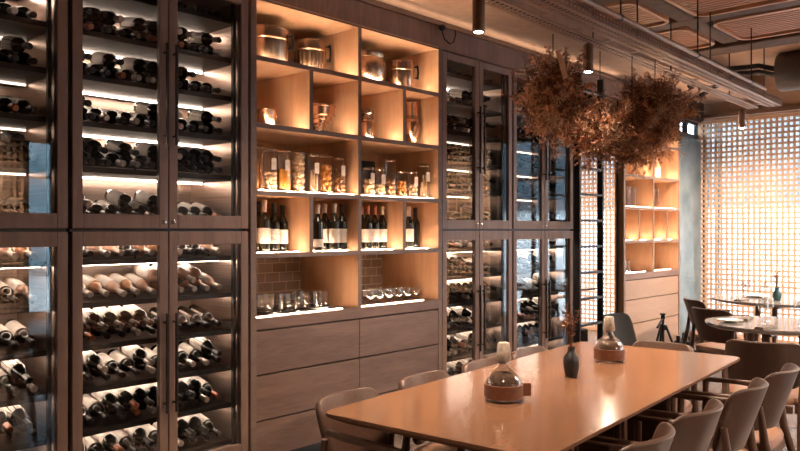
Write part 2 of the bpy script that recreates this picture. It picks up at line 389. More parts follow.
# ------------------------------------------------------------------ wine cabinets
UP = (2.71, 2.474, 2.245, 2.005, 1.77, 1.50)
LOW = (1.29, 1.07, .85, .63, .41, .19)
def SHELF_TILT(k): return math.radians(7 if k == 6 else 4 if k == 0 else 12)
def wine_cabinet(x0, x1, label, dim=False):
    t = empty('wine_cabinet', (x0, 0, 0), 0, label, 'wine cabinet', 'glass-fronted wine cabinets along the wall')
    w = x1-x0-.006
    for a in (0, w-.02): B(a, a+.02, .036, .62, .08, 2.855).build('side_panel', M['steel'], t)
    B(.02, w-.02, .6, .62, .08, 2.855).build('back_panel', M['steel'], t)
    B(.02, w-.02, .036, .6, 2.835, 2.855).build('top_panel', M['door'], t)
    B(0, w, .06, .6, 0, .08).build('plinth', M['black'], t)
    B(.02, w-.02, .036, .6, 1.442, 1.475).build('divider', M['door'], t)
    for k, z in enumerate(UP+LOW):
        if k == 5 : z = 1.4885
        sh = MB(); sh.box(.024, w-.024, .10, .58, z-.012, z); sh.box(.024, w-.024, .10, .104, z, z+.016)
        zb = z+.281*math.sin(SHELF_TILT(k))-.004; sh.box(.024, w-.024, .37, .38, zb-.009, zb)             # rear bar that tips the bottles forward
        for xx in (.03, w*.5, w-.036): sh.box(xx, xx+.006, .37, .38, z-.001, zb-.004)
        s = sh.build('shelf', M['shelf'], t)
        if True:
            zt = z if k != 5 else 1.4545
            yt = .452 if k < 5 else .27; B(.03, w-.03, yt, yt+.007, zt-.022, zt-.0125).build('led_tube', M['led_dim' if dim and 0 < k < 5 else 'led_cool'], s)
    for x in (w*.5-.012, w*.5+.03, w-.075, w-.045):
        r = MB(); r.box(x-.009, x+.009, .038, .060, .085, 1.44); r.box(x-.009, x+.009, .038, .060, 1.476, 2.83)
        r.build('upright_rail', M['shelf'] if x not in (w-.045,) else M['steel'], t)
    B(.001, w-.001, .031, .035, 1.44, 1.48).build('gap_shade_strip', M['black'], t)  # black strip standing in for the shade in the gap between doors
    dw = w/2
    for side in (0, 1):
        for lo, hi in ((.095, 1.452), (1.468, 2.85)):
            a, b = side*dw+.003, (side+1)*dw-.003
            st, rb, rt = .052, (.10 if hi < 2 else .074), (.074 if hi < 2 else .055)
            f = MB(); f.box(a, a+st, 0, .03, lo, hi); f.box(b-st, b, 0, .03, lo, hi); f.box(a+st, b-st, 0, .03, lo, lo+rb); f.box(a+st, b-st, 0, .03, hi-rt, hi)
            d = f.build('door', M['door'], t, bevel=.003)
            B(a+st-.008, b-st+.008, .013, .019, lo+rb-.008, hi-rt+.008).build('glass_pane', M['pane'], d)
            hx = b-.025 if side == 0 else a+.025
            z0, z1 = (.47, 1.01) if hi < 2 else (1.92, 2.47)
            h = MB(); h.box(hx-.007, hx+.007, -.042, -.028, z0, z1)
            for zz in (z0+.05, z1-.05): h.box(hx-.005, hx+.005, -.03, .001, zz-.006, zz+.006)
            h.build('handle', M['handle'], d, bevel=.002)
            zl = lo+.036 if hi > 2 else hi-.02
            if hi > 2:
                T = Matrix.Translation((hx, 0, zl)) @ Matrix.Rotation(PI/2, 4, 'X')
                MB().lathe([(.012, -.001), (.012, .004), (.007, .006), (.007, .003), (.003, .003)], 14, T=T).build('lock', M['chrome'], d, smooth=True)
    return t
wine_cabinet(.55, 1.612, 'glass-fronted wine cabinet cut by the left edge of the picture', True)
wine_cabinet(1.622, 2.685, 'glass-fronted wine cabinet of dark oak, left of the lit jar shelving')
wine_cabinet(4.495, 5.455, 'glass-fronted wine cabinet of dark oak, just right of the lit jar shelving', True)
wine_cabinet(5.465, 6.495, 'glass-fronted wine cabinet beside the ladder, showing a blue window reflection', True)

# ------------------------------------------------------------------ wine bottles
def bottle_profile(h=.31, r=.038, neck=.0145):
    return [(r*.82, 0), (r*.97, .006), (r, .014), (r, h*.57), (r*.985, h*.6), (r*.88, h*.645), (r*.62, h*.69), (neck*1.25, h*.735), (neck, h*.77), (neck, h*.93), (neck*1.12, h*.935), (neck*1.12, h*.985), (neck*.9, h)]
def make_bottle(name, body, foil, paper, h=.31, r=.038, lab=(.12, .54), seg=18, wrap=1.0, foil_lo=.80):
    o = MB().lathe(bottle_profile(h, r), seg).build(name, body, smooth=True)
    n = .0145
    MB().lathe([(n*1.06, h*foil_lo), (n*1.06, h*.93), (n*1.2, h*.934), (n*1.2, h*.986), (n*.95, h*1.003)], seg).build('capsule', foil, o, smooth=True)
    if paper:
        l = MB(); vs, fs = [], []; k = 14
        for i in range(k+1):
            a = -PI*.72*wrap+2*PI*.72*wrap*i/k - PI/2
            for z in lab:
                for rr in (r*1.008, r*1.03): vs.append((rr*math.cos(a), rr*math.sin(a), h*z))
        for i in range(k):
            q = 4*i
            fs += [(q+1, q+5, q+7, q+3), (q, q+2, q+6, q+4), (q, q+4, q+5, q+1), (q+2, q+3, q+7, q+6)]
        fs += [(0, 1, 3, 2), (4*k, 4*k+2, 4*k+3, 4*k+1)]
        l.add(vs, fs); l.build('label', paper, o, smooth=True)
    return o
protos = {}
def proto(kind):
    body, foil, paper = kind
    if kind not in protos:
        protos[kind] = [None, 0]
        return make_bottle('wine_bottle', M[body], M[foil], M[paper])
    return None
first = {}
def place_bottle(kind, loc, rot, label, group):
    if kind not in first:
        o = make_bottle('wine_bottle', M[kind[0]], M[kind[1]], M[kind[2]]); first[kind] = o
    else: o = copy_tree(first[kind])
    o.rotation_mode = 'ZYX'; o.location = loc; o.rotation_euler = rot      # spin about the bottle's own axis, then lay it down
    tag(o, label, 'bottle', group)
    return o
ORD = ['first', 'second', 'third', 'fourth', 'fifth', 'sixth', 'seventh', 'eighth', 'ninth', 'tenth', 'eleventh', 'twelfth']
SH = ['top', 'second', 'third', 'fourth', 'fifth', 'bottom']
rest = MB()                                     # bottles beyond the 300 that show largest
rest_n = 0
def rest_bottle(kind, loc, rot):
    global rest_n
    rest_n += 1
    from mathutils import Euler
    T = Matrix.Translation(loc) @ Euler(rot, 'ZYX').to_matrix().to_4x4()
    idx = {'bottle': 0, 'bottle_amber': 1, 'bottle_blush': 1}[kind[0]]
    pr = [p for i, p in enumerate(bottle_profile()) if i in (0, 2, 3, 6, 8, 12)]
    rest.mat(idx).lathe(pr, 10, T=T)
    n = .0145; h = .31
    rest.mat({'foil_black': 2, 'foil_cream': 3, 'foil_red': 4}[kind[1]]).lathe([(n*1.1, h*.8), (n*1.2, h*.985), (n*.9, h)], 8, T=T)
    if kind[2]:
        vs, fs = [], []; r = .0388
        for i in range(9):
            a = -PI*.72+2*PI*.72*i/8 - PI/2
            vs += [(r*math.cos(a), r*math.sin(a), h*.12), (r*math.cos(a), r*math.sin(a), h*.54)]
        fs = [(2*i, 2*i+2, 2*i+3, 2*i+1) for i in range(8)]
        rest.mat(5).add(vs, fs, T)
def shelf_pt(x, z, tl, along, up):              # a point above an inclined shelf, measured from its front lip
    return (x, .10+along*math.cos(tl)-up*math.sin(tl), z+along*math.sin(tl)+up*math.cos(tl))
CN = {0: ('leftmost wine cabinet', .55, 1.612), 1: ('wine cabinet left of jar shelving', 1.622, 2.685), 2: ('wine cabinet right of jar shelving', 4.495, 5.455), 3: ('wine cabinet beside ladder', 5.465, 6.495)}
rnd = random.Random(11)
FOILN = {'foil_black': 'black-capped', 'foil_cream': 'cream-capped', 'foil_red': 'copper-capped'}
n_ind = 0
for ci in (1, 0, 2, 3):
    cname, cx0, cx1 = CN[ci]
    for half, zs in (('upper', UP), ('lower', LOW)):
        for si, z in enumerate(zs):
            if half == 'upper' and si == 5: z = 1.4885
            a, b = cx0+.075, cx1-.12
            n = int((b-a)/.0835)+1
            sp = (b-a)/(n-1)
            pale = half == 'lower' and si in (0, 1)
            def kind():
                q = rnd.random()
                if pale and ci in (0, 1):
                    return (rnd.choice(['bottle_blush', 'bottle_amber', 'bottle_blush']) if q < .8 else 'bottle', 'foil_cream' if q < .8 else 'foil_black', 'paper')
                return ('bottle', 'foil_black' if q < .72 else 'foil_cream' if q < .93 else 'foil_red', 'paper')
            row = []
            for k in range(n):
                if ci == 0 and k < n-5: continue
                x = a+k*sp
                if ci == 1 and half == 'lower' and si == 2 and k > n//2: kd = ('bottle', 'foil_black', 'paper')
                else: kd = kind()
                tl = SHELF_TILT(si+(6 if half == 'lower' else 0)); tilt = tl
                spin = rnd.uniform(-.35, .35) if not (ci == 1 and half == 'lower' and si == 2 and k > n//2) else PI/1.0
                # neck outward; the label faces up
                row.append((k, kd, shelf_pt(x, z, tl, .352+rnd.uniform(-.012, .012), .0395), (PI/2+tilt, 0, PI+spin)))
            for k, kd, loc, rot in row:
                top_dark = half == 'upper' and si == 0
                indiv = (ci == 1) or (ci == 0 and k >= n-4) or (ci == 2 and k < 6 and not top_dark)
                if ci == 3 and rnd.random() < .25: continue
                if ci == 2 and k > n-4 and rnd.random() < .5: continue
                if indiv and n_ind < 292:
                    side = ORD[k]+' from left' if ci != 0 else ('rightmost' if k == n-1 else ORD[n-1-k]+' from right')
                    place_bottle(kd, loc, rot, '%s wine bottle %s, %s shelf, %s %s' % (FOILN[kd[1]], side, SH[si], half, cname), 'wine bottles lying on the cabinet shelves'); n_ind += 1
                else: rest_bottle(kd, loc, rot)
            # second layer lying in the hollows of the first
            if half == 'upper' and si == 0: continue
            j = 0
            for k in range(n-1):
                if ci == 0 and k < n-5: continue
                if half == 'lower' and si == 0: continue
                dens = .62 if ci == 1 else .5
                if ci == 1 and half == 'lower' and si == 2 and k > n//2-1: continue
                if ci == 1 and k > 7 and rnd.random() < .5: continue
                if rnd.random() > dens: continue
                x = a+(k+.5)*sp; kd = kind()
                if ci == 1 and n_ind < 292 and k < 9:
                    nm = 'bottle on the upper layer above gap %s' % ORD[k]
                    place_bottle(kd, shelf_pt(x, z, tl, .30, .1065), (PI/2+tl, 0, PI+rnd.uniform(-.4, .4)),
                        '%s bottle over %s and %s of %s shelf, %s %s' % (FOILN[kd[1]], ORD[k], ORD[k+1], SH[si], half, cname), 'wine bottles lying on the cabinet shelves'); n_ind += 1
                else: rest_bottle(kd, shelf_pt(x, z, tl, .30, .1065), (PI/2+tl, 0, PI+rnd.uniform(-.4, .4)))
ro = rest.build('wine_bottles', [M['bottle'], M['bottle_blush'], M['foil_black'], M['foil_cream'], M['foil_red'], M['paper']], smooth=True)
tag(ro, 'the many further wine bottles lying deeper in the glass cabinets', 'bottles', None, 'stuff')
print('bottles individual', n_ind, 'rest', rest_n)

# ------------------------------------------------------------------ lit shelving
def shelving(name, x0, x1, ztop, boards, counter, lines, mid, splits, label, front, led_d, tiled, y_led=.075):
    t = empty(name, (x0, 0, 0), 0, label, 'shelving unit')
    w = x1-x0-.004; dep = .6; e = .042
    L = lambda x: x-x0
    for a in (0, w-e):
        B(a, a+e, 0, dep+.02, 0, ztop+.012).build('side_panel', [M['oak']], t)
        B(a-.0005, a+e+.0005, -.004, 0, 0.06, ztop+.012).build('side_edge', M['edge'], t)
    B(e, w-e, 0, dep, ztop, ztop+.02).build('top_panel', M['oak'], t)
    B(e, w-e, -.004, 0, ztop, ztop+.012).build('top_edge', M['edge'], t)
    B(e, w-e, dep, dep+.02, boards[-1], ztop).build('back_panel', M['oak'], t)
    B(e, w-e, dep, dep+.02, counter, boards[-1]-.03).build('tiled_back' if tiled else 'back_panel', M['tile'] if tiled else M['oak'], t)
    m = L(mid)
    zs = [ztop]+[b for b in boards]+[counter]
    for zb in boards:
        s = B(e, w-e, 0, dep, zb-.028, zb).build('shelf_board', M['oak'], t)
        B(e, w-e, -.004, 0, zb-.029, zb+.0005).build('board_edge', M['edge'], s)
    k = B(e, w-e, -.004, dep+.02, counter-.068, counter).build('counter', M['drawer'], t)
    for i in range(len(zs)-1):
        hi = zs[i]-(.028 if i else 0)-.0005; lo = zs[i+1]+.0005
        cuts = [e, m]+[L(q) for q in splits.get(i, [])]+[w-e]; cuts.sort()
        for q in cuts[1:-1]:
            s = B(q-.014, q+.014, 0, dep, lo, hi).build('divider', M['oak'], t)
            B(q-.0145, q+.0145, -.004, 0, lo, hi).build('divider_edge', M['edge'], s)
        for a, b in zip(cuts[:-1], cuts[1:]):
            yl = .05 if i == len(zs)-2 else (.02 if i == 2 else y_led)
            B(a+.035, b-.035-(.08 if i == len(zs)-2 else 0), yl, yl+led_d*(.55 if i == 2 else 1), lo, lo+.003).build('led_strip', M['led'], t)
    zl = [counter-.074]+lines+[.07]
    for i in range(len(zl)-1):
        for a, b in ((e, m), (m, w-e)) if tiled else ((e, w-e),):
            d = B(a+.002, b-.002, .0, .022, zl[i+1]+.005, zl[i]-.005).build('drawer', front, t, bevel=.002)
    B(.0, w, .03, dep, .0, .07).build('plinth', M['black'], t)
    B(e, w-e, .03, dep, .07, counter-.075).build('carcass', M['wall_dark'], t)
    return t
U1 = dict(b=(2.515, 2.108, 1.70, 1.318), c=.924)
shelving('shelving_unit', 2.69, 4.49, 2.85, U1['b'], U1['c'], [.58, .30], 3.60, {1: [3.165, 4.055], 3: [3.165, 4.055]}, 'tall lit oak shelving with copper pots, jars and bottles above dark drawers', M['drawer'], .010, True)
shelving('shelving_unit', 7.55, 9.05, 2.85, (2.45, 2.07, 1.717, 1.345), .985, [.695, .43], 8.30, {3: [7.93, 8.68]}, 'pale lit oak shelving with glassware behind the tripod, beyond the ladder', M['oak_pale'], .010, False)

# ------------------------------------------------------------------ things on the shelves
Z1, Z2, Z3, Z4, ZC1 = U1['b'][0], U1['b'][1], U1['b'][2], U1['b'][3], U1['c']
LP = .0055        # things stand over the recessed light strip
def canister(loc, r, h, label, flute=False, bands=(.62,), mat='copper_dark'):
    t = empty('copper_canister', loc, 0, label, 'copper pot')
    pr = [(r*.94, 0), (r, .008), (r, h*.72)]
    mod = (lambda a, z: 1+.02*math.cos(28*a)) if flute else None
    MB().lathe([(r*.93, 0), (r*.98, .01), (r*.98, h*.69), (r, h*.7)], 84 if flute else 40, mod=mod).build('body', M[mat], t, smooth=True)
    MB().lathe([(r*1.02, h*.70), (r*1.035, h*.715), (r*1.02, h*.735), (r*.99, h*.74)], 40).build('band', M['copper'], t, smooth=True)
    MB().lathe([(r*1.0, h*.74), (r*1.0, h*.95), (r*1.03, h*.955), (r*1.03, h*.985), (r*.97, h), (.001, h*1.0)], 40).build('lid', M[mat], t, smooth=True)
    hd = MB(); a0 = math.radians(-38)
    for dz in (.5, .86):
        hd.tube([((r+.004)*math.cos(a0), (r+.004)*math.sin(a0), h*dz), ((r+.026)*math.cos(a0), (r+.026)*math.sin(a0), h*(dz+.02))], .007)
    hd.tube([((r+.026)*math.cos(a0), (r+.026)*math.sin(a0), h*.46), ((r+.032)*math.cos(a0), (r+.032)*math.sin(a0), h*.7), ((r+.026)*math.cos(a0), (r+.026)*math.sin(a0), h*.92)], .008)
    hd.build('latch', M['black'], t, smooth=True)
    return t
canister((Xat(266, .30), .30, Z1+.001), .145, .262, 'large banded copper canister with black latch, at the left of the top shelf')
canister((Xat(310, .30), .30, Z1+.001), .112, .255, 'fluted copper canister with a lid, second on the top shelf', True)
canister((Xat(400.5, .22), .22, Z1+.001), .108, .235, 'banded copper canister at the right end of the top shelf', mat='copper')
t = empty('copper_cauldron', (Xat(367, .27), .27, Z1+.001), 0, 'round-bellied dark copper cauldron with riveted rim on the top shelf', 'copper pot')
MB().lathe([(.06, 0), (.09, .006), (.122, .06), (.136, .13), (.132, .18), (.118, .215), (.126, .235), (.126, .255), (.118, .255), (.11, .21), (.1, .05), (.02, .03)], 40).build('body', M['copper_dark'], t, smooth=True)
for a in (-20, 160):
    q = math.radians(a); MB().tube([(.125*math.cos(q)+dx*math.sin(q), .125*math.sin(q)-dx*math.cos(q), .2+dz) for dx, dz in ((-.03, .02), (-.03, -.02), (0, -.035), (.03, -.02), (.03, .02))], .006).build('handle', M['copper'], t, smooth=True)
t = empty('copper_cup', (Xat(267, .22), .22, Z2+.001), 0, 'small straight copper cup alone in the second-row left cubby', 'copper cup')
MB().lathe([(.055, 0), (.058, .004), (.06, .12), (.063, .126), (.058, .126), (.054, .01), (.001, .008)], 32).build('body', M['copper'], t, smooth=True)
MB().ball((.066, -.012, .09), .007, 8, 6).build('handle_knob', M['copper'], t, smooth=True)
t = empty('copper_mould', (Xat(319, .26), .26, Z2+.001), 0, 'stepped conical copper mould with ring handle, second-row cubby', 'copper mould')
MB().lathe([(.05, 0), (.05, .012), (.028, .03), (.03, .06), (.048, .065), (.05, .085), (.068, .09), (.07, .112), (.088, .118), (.09, .14), (.108, .146), (.112, .2), (.12, .205), (.12, .215), (.105, .215), (.1, .15), (.001, .06)], 40).build('body', M['copper'], t, smooth=True)
MB().tube([(.118+.028*math.cos(a)*.7+.022, -.02+.0, .18+.03*math.sin(a)) for a in [2*PI*i/14 for i in range(15)]], .006).build('ring_handle', M['copper_dark'], t, smooth=True)
t = empty('copper_shaker', (Xat(367, .24), .24, Z2+.001), 0, 'squat copper shaker with pierced cap, second row right of centre', 'copper shaker')
MB().lathe([(.058, 0), (.062, .006), (.064, .12), (.06, .14), (.04, .152), (.04, .165)], 32).build('body', M['copper'], t, smooth=True)
MB().lathe([(.044, .165), (.05, .17), (.05, .19), (.042, .2), (.05, .21), (.05, .235), (.03, .245), (.001, .245)], 32).build('cap', M['copper_dark'], t, smooth=True)
t = empty('copper_jug', (Xat(411.5, .2), .2, Z2+.001), 0, 'tall tapered copper jug in the right-hand second-row cubby', 'copper jug')
MB().lathe([(.035, 0), (.04, .005), (.068, .13), (.072, .175), (.062, .2), (.05, .215), (.052, .33), (.056, .338), (.05, .338), (.046, .22), (.001, .03)], 32).build('body', M['copper'], t, smooth=True)
MB().lathe([(.0535, .215), (.0545, .222), (.0545, .232), (.0535, .238)], 32).build('band', M['copper_dark'], t, smooth=True)

# preserve jars
def jar(px, y, z, r, h, fill, label, pieces, tagged=False, fh=.75, seed=0):
    t = empty('preserve_jar', (Xat(px, y), y, z), 0, label, 'jar', 'glass preserve jars on the third shelf')
    MB().lathe([(r*.9, 0), (r, .008), (r, h*.84), (r*.86, h*.9), (r*.84, h*.93), (r*.80, h*.93), (r*.82, h*.89), (r*.955, h*.83), (r*.955, .012), (.001, .009)], 24).build('body', M['jar_glass'], t, smooth=True)
    MB().lathe([(r*.9, h*.935), (r*.98, h*.94), (r*.98, h*.965), (r*.6, h*.99), (.001, h*.995)], 24).build('lid', M['jar_glass'], t, smooth=True)
    MB().tube([(r*.9*math.cos(a), r*.9*math.sin(a), h*.925) for a in [2*PI*i/20 for i in range(21)]], .0032, 6).build('wire_clasp', M['chrome'], t, smooth=True)
    rr = random.Random(seed); f = MB()
    if pieces == 0:
        f.lathe([(r*.9, .013), (r*.93, .018), (r*.93, h*fh), (.001, h*fh)], 20)
    elif pieces < 0:
        for k in range(-pieces):
            a = rr.uniform(0, 2*PI); q = rr.uniform(0, r*.6); a2 = a+rr.uniform(-.6, .6)
            f.tube([(q*math.cos(a), q*math.sin(a), .016), (q*.9*math.cos(a2)+.004, q*.9*math.sin(a2), h*fh*rr.uniform(.6, 1))], [.009, .006], 6)
    else:
        pr = r*.93/pieces
        zz = .013+pr; lay = 0
        while zz < h*fh:
            n = 1 if pieces < 1.5 else (4 if pieces < 2.4 else 7)
            for k in range(n):
                a = 2*PI*k/n+lay*.7
                q = r*.93-pr if n > 1 else 0
                f.ball((q*math.cos(a), q*math.sin(a), zz), pr*rr.uniform(.88, .99), 10, 6)
            zz += pr*1.55; lay += 1
    f.build('filling', M[fill], t, smooth=True)
    if tagged:
        a = -PI/2-.2
        g = MB(); T = Matrix.Translation(((r+.004)*math.cos(a), (r+.004)*math.sin(a), h*.62)) @ Matrix.Rotation(a+PI/2, 4, 'Z')
        g.box(-.016, .016, -.0015, .0015, -.04, .03, T); g.tube([(0, 0, .03), (.004, .002, .07), (.0, .006, h*.3)], .0012, 5, T)
        g.build('paper_tag', M['paper_grey'] if False else M['paper'], t)
JY = .092
for i, (px, r, h, fill, pc, tg, fh, lab) in enumerate([
    (258.5, .036, .285, 'nut', -7, False, .8, 'narrow preserve jar at the far left, half behind the shelf side'),
    (270.3, .047, .275, 'egg', 2.6, True, .45, 'tall glass jar of small pale preserves, second from left'),
    (284, .045, .272, 'amber_liquid', 0, True, .52, 'glass jar half full of orange preserve, third from left'),
    (298.3, .049, .27, 'egg', 1.85, False, .86, 'glass jar packed with large pale eggs, fourth from left'),
    (313.2, .046, .268, 'egg', -9, True, .6, 'glass jar of long pale pickles with a paper tag'),
    (326, .046, .265, 'orange', 1.9, False, .68, 'glass jar of orange fruit, sixth in the left row'),
    (339.5, .046, .262, 'nut', 2.5, True, .7, 'glass jar of round brown fruit, right end of the left row')]):
    jar(px, JY, Z3+LP, r, h, fill, lab, pc, tg, fh, i)
for i, (px, r, h, fill, pc, tg, fh, lab) in enumerate([
    (368.8, .047, .205, 'egg', 2.0, True, .6, 'short glass jar of pale preserve in front of the black slate'),
    (380, .042, .2, 'egg', 2.5, True, .45, 'short glass jar with a paper tag beside the tall dark jar'),
    (390.5, .046, .285, 'nut', 1.8, False, .4, 'tall mostly empty glass jar of nuts, third in the right row'),
    (401.5, .042, .2, 'orange', 2.3, False, .6, 'short glass jar of orange pieces, fourth in the right row'),
    (412.3, .046, .2, 'egg', 2.3, True, .45, 'short glass jar a third full, fifth in the right row'),
    (424, .048, .268, 'egg', -12, True, .68, 'tall glass jar of pale long stalks at the right end')]):
    jar(px, JY, Z3+LP, r, h, fill, lab, pc, tg, fh, i+20)
sl = MB().box(0, .2, -.006, .006, 0, .31).build('slate_board', M['slate'], None, bevel=.002, loc=(Xat(361, .5), .52, Z3+.001), rot=(-.1, 0, 0))
tag(sl, 'small black slate board leaning behind the short jars', 'slate board')

# standing bottles of the fourth row
def stand(px, y, kind, lab, h=.31, paper='paper', labz=(.16, .46), r=.037, foil_lo=.8):
    o = make_bottle('wine_bottle', M[kind[0]], M[kind[1]], M[paper] if paper else None, h, r, labz, foil_lo=foil_lo)
    o.location = (Xat(px, y), y, Z4+LP); tag(o, lab, 'bottle', 'wine bottles standing on the fourth shelf')
    o.rotation_euler = (0, 0, -.55)
K = lambda f: ('bottle', f, 'paper')
stand(258.3, .25, K('foil_black'), 'upright wine bottle half hidden by the shelving side, fourth row', .32)
stand(264.4, .14, K('foil_cream'), 'upright wine bottle with long cream capsule, left cubby', .325, foil_lo=.68)
stand(274, .17, K('foil_black'), 'upright wine bottle with a picture label, left cubby', .31, 'paper_grey')
stand(282.6, .20, K('foil_black'), 'upright wine bottle, rightmost in the left cubby', .30)
stand(317.6, .065, K('foil_cream'), 'upright wine bottle with low small label, front of second cubby', .305, labz=(.08, .25))
stand(324.6, .18, K('foil_cream'), 'upright wine bottle second from left in the second cubby', .315)
stand(334.2, .09, K('foil_cream'), 'upright wine bottle third from left in the second cubby', .315)
stand(341.8, .10, K('foil_black'), 'upright wine bottle at the right of the second cubby', .315)
stand(361.5, .20, K('foil_red'), 'upright wine bottle mostly behind the centre divider', .31)
stand(367.5, .11, K('foil_red'), 'upright copper-capped wine bottle, second in the third cubby', .31)
stand(374.6, .15, K('foil_red'), 'upright copper-capped wine bottle, third in the third cubby', .31)
stand(382.2, .165, K('foil_cream'), 'upright cream-capped wine bottle, right of the third cubby', .31)
stand(408.8, .13, K('foil_cream'), 'upright wine bottle with cream capsule and white label, last cubby', .315, foil_lo=.65)
stand(415.2, .19, K('foil_black'), 'upright dark wine bottle without a label, last cubby', .31, None)

# tumblers on trays, bowls on the counter
def tray(px, y, r, lab):
    t = MB().lathe([(r*.9, 0), (r, .006), (r*1.02, .014), (r*.99, .014), (r*.96, .008), (.001, .006)], 40).build('round_tray', M['tray_black'], smooth=True)
    t.location = (Xat(px, y), y, ZC1+LP); tag(t, lab, 'tray'); return t
t1 = tray(277, .17, .145, 'round black tray at the left of the counter under tumblers')
t2 = tray(311, .20, .13, 'round black tray on the counter, right of the first tray')
def tumbler_mesh(r, h):
    return MB().lathe([(r*.8, 0), (r*.86, .004), (r, h), (r*.965, h), (r*.82, .012), (.001, .01)], 20)
tm = None
def tumbler(x, y, z, lab, grp, r=.037, h=.105):
    global tm
    if tm is None: tm = tumbler_mesh(.037, .105).build('tumbler', M['glass'], smooth=True); o = tm
    else: o = tm.copy(); C.objects.link(o)
    o.location = (x, y, z); o.scale = (r/.037, r/.037, h/.105); tag(o, lab, 'glass', grp)
for tr, nm, R in ((t1, 'left', .095), (t2, 'right', .083)):
    for k in range(6):
        a = 2*PI*(k+.35)/6
        where = ['back right', 'back', 'back left', 'front left', 'front', 'front right'][k]
        tumbler(tr.location.x+R*math.cos(a), tr.location.y+R*math.sin(a), tr.location.z+.009, 'clear tumbler at the %s of the %s black tray' % (where, nm), 'tumblers on the counter trays')
bw = None
for i in range(6):
    for j in range(2):
        x = Xat(368+i*9.3, .16)-j*.045; y = .155+j*.105
        pr = [(.02, 0), (.022, .003), (.04, .03), (.047, .06), (.043, .088), (.0405, .088), (.044, .06), (.037, .032), (.001, .008)]
        if bw is None: bw = MB().lathe(pr, 20).build('stemless_glass', M['glass'], smooth=True); o = bw
        else: o = bw.copy(); C.objects.link(o)
        o.location = (x, y, ZC1+LP)
        tag(o, 'clear stemless glass, %s from left in the %s row on the counter' % (ORD[i], 'front' if j == 0 else 'back'), 'glass', 'stemless glasses on the counter')
# glassware in the far shelving
vs_ = None
def far_glass(x, y, z, h, lab, r=.05):
    y += .03
    global vs_
    if vs_ is None:
        vs_ = MB().lathe([(.042, 0), (.05, .006), (.05, .2), (.047, .2), (.046, .012), (.001, .01)], 20).build('glass_jar', M['glass'], smooth=True); o = vs_
    else: o = vs_.copy(); C.objects.link(o)
    o.location = (x, y, z); o.scale = (r/.05, r/.05, h/.2); tag(o, lab, 'glass jar', 'glassware in the far lit shelving')
for k in range(4): far_glass(7.68+k*.135, .13, 1.717+LP, .23, 'tall clear glass jar, %s from left in the far left cubby' % ORD[k])
for k in range(3): far_glass(8.44+k*.135, .13, 1.717+LP, .23, 'tall clear glass jar, %s from left in the far right cubby' % ORD[k])
for k in range(4): far_glass(7.68+k*.1, .14, .985+LP, .12, 'small clear glass, %s from left on the far counter' % ORD[k], .04)
far_glass(7.72, .13, 1.345+LP, .24, 'single clear glass vase in the far shelving, leftmost cubby', .04)
o = make_bottle('wine_bottle', M['bottle_blush'], M['foil_cream'], M['paper'], .25, .035); o.location = (8.72, .14, 2.07+LP); tag(o, 'small pale bottle standing high in the far lit shelving', 'bottle')

# ------------------------------------------------------------------ ladder
lx0, lx1 = Xat(577.5, -.12), Xat(600.5, -.12)
t = empty('library_ladder', (lx0, -.12, 0), 0, 'black metal ladder against the lattice alcove', 'ladder')
for x in (0, lx1-lx0): B(x-.014, x+.014, -.03, .03, 0, 2.95).build('rail', M['black'], t, bevel=.003)
for k in range(11):
    z = .3+k*.25; B(.014, lx1-lx0-.014, -.028, .028, z-.011, z+.011).build('rung', M['black'], t)
# ------------------------------------------------------------------ long table
AT = math.radians(4.5)
ux, uy = math.cos(AT), math.sin(AT)
nlx, nly = P(2.905, -.31)                       # near corner on the wall side
TL, TW, TZ = 2.36, .958, .755
def TP(a, q):                                   # along the table from its near end, across from the wall-side edge towards the viewer
    return (nlx+a*ux+q*uy, nly+a*uy-q*ux)
tcx, tcy = TP(TL/2, TW/2)
t = empty('dining_table', (tcx, tcy, 0), AT, 'long oiled oak dining table with rounded corners in the foreground', 'table')
top = MB(); pl = rrect(-TL/2, TL/2, -TW/2, TW/2, .055, 6)
n = len(pl); sc_ = lambda k, dz: [(x-math.copysign(k, x), y-math.copysign(k, y), dz) for x, y in pl]
rings = [sc_(.055, TZ-.042), sc_(.012, TZ-.022), sc_(0, TZ-.014), sc_(0, TZ-.0025), sc_(.002, TZ)]
vs = [v for r in rings for v in r]; fs = [tuple(reversed(range(n))), tuple(range(4*n, 5*n))]
for k in range(4): fs += [(k*n+i, k*n+(i+1) % n, (k+1)*n+(i+1) % n, (k+1)*n+i) for i in range(n)]
top.add(vs, fs); top.m = [0 if i == 1 else 1 for i in range(len(fs))]; top.build('table_top', [M['table'], M['table_side']], t)
for a in (.61-TL/2, 1.15-TL/2, 1.685-TL/2):
    B(a-.017, a+.017, -.29, .05, .02, TZ-.043).build('slab_leg', M['table_edge'], t, bevel=.006)
    B(a-.02, a+.02, -.3, .06, 0, .02).build('foot_plate', M['black'], t)
B(.627-TL/2, 1.668-TL/2, -.11, -.05, .6, TZ-.043).build('stretcher', M['table_edge'], t)

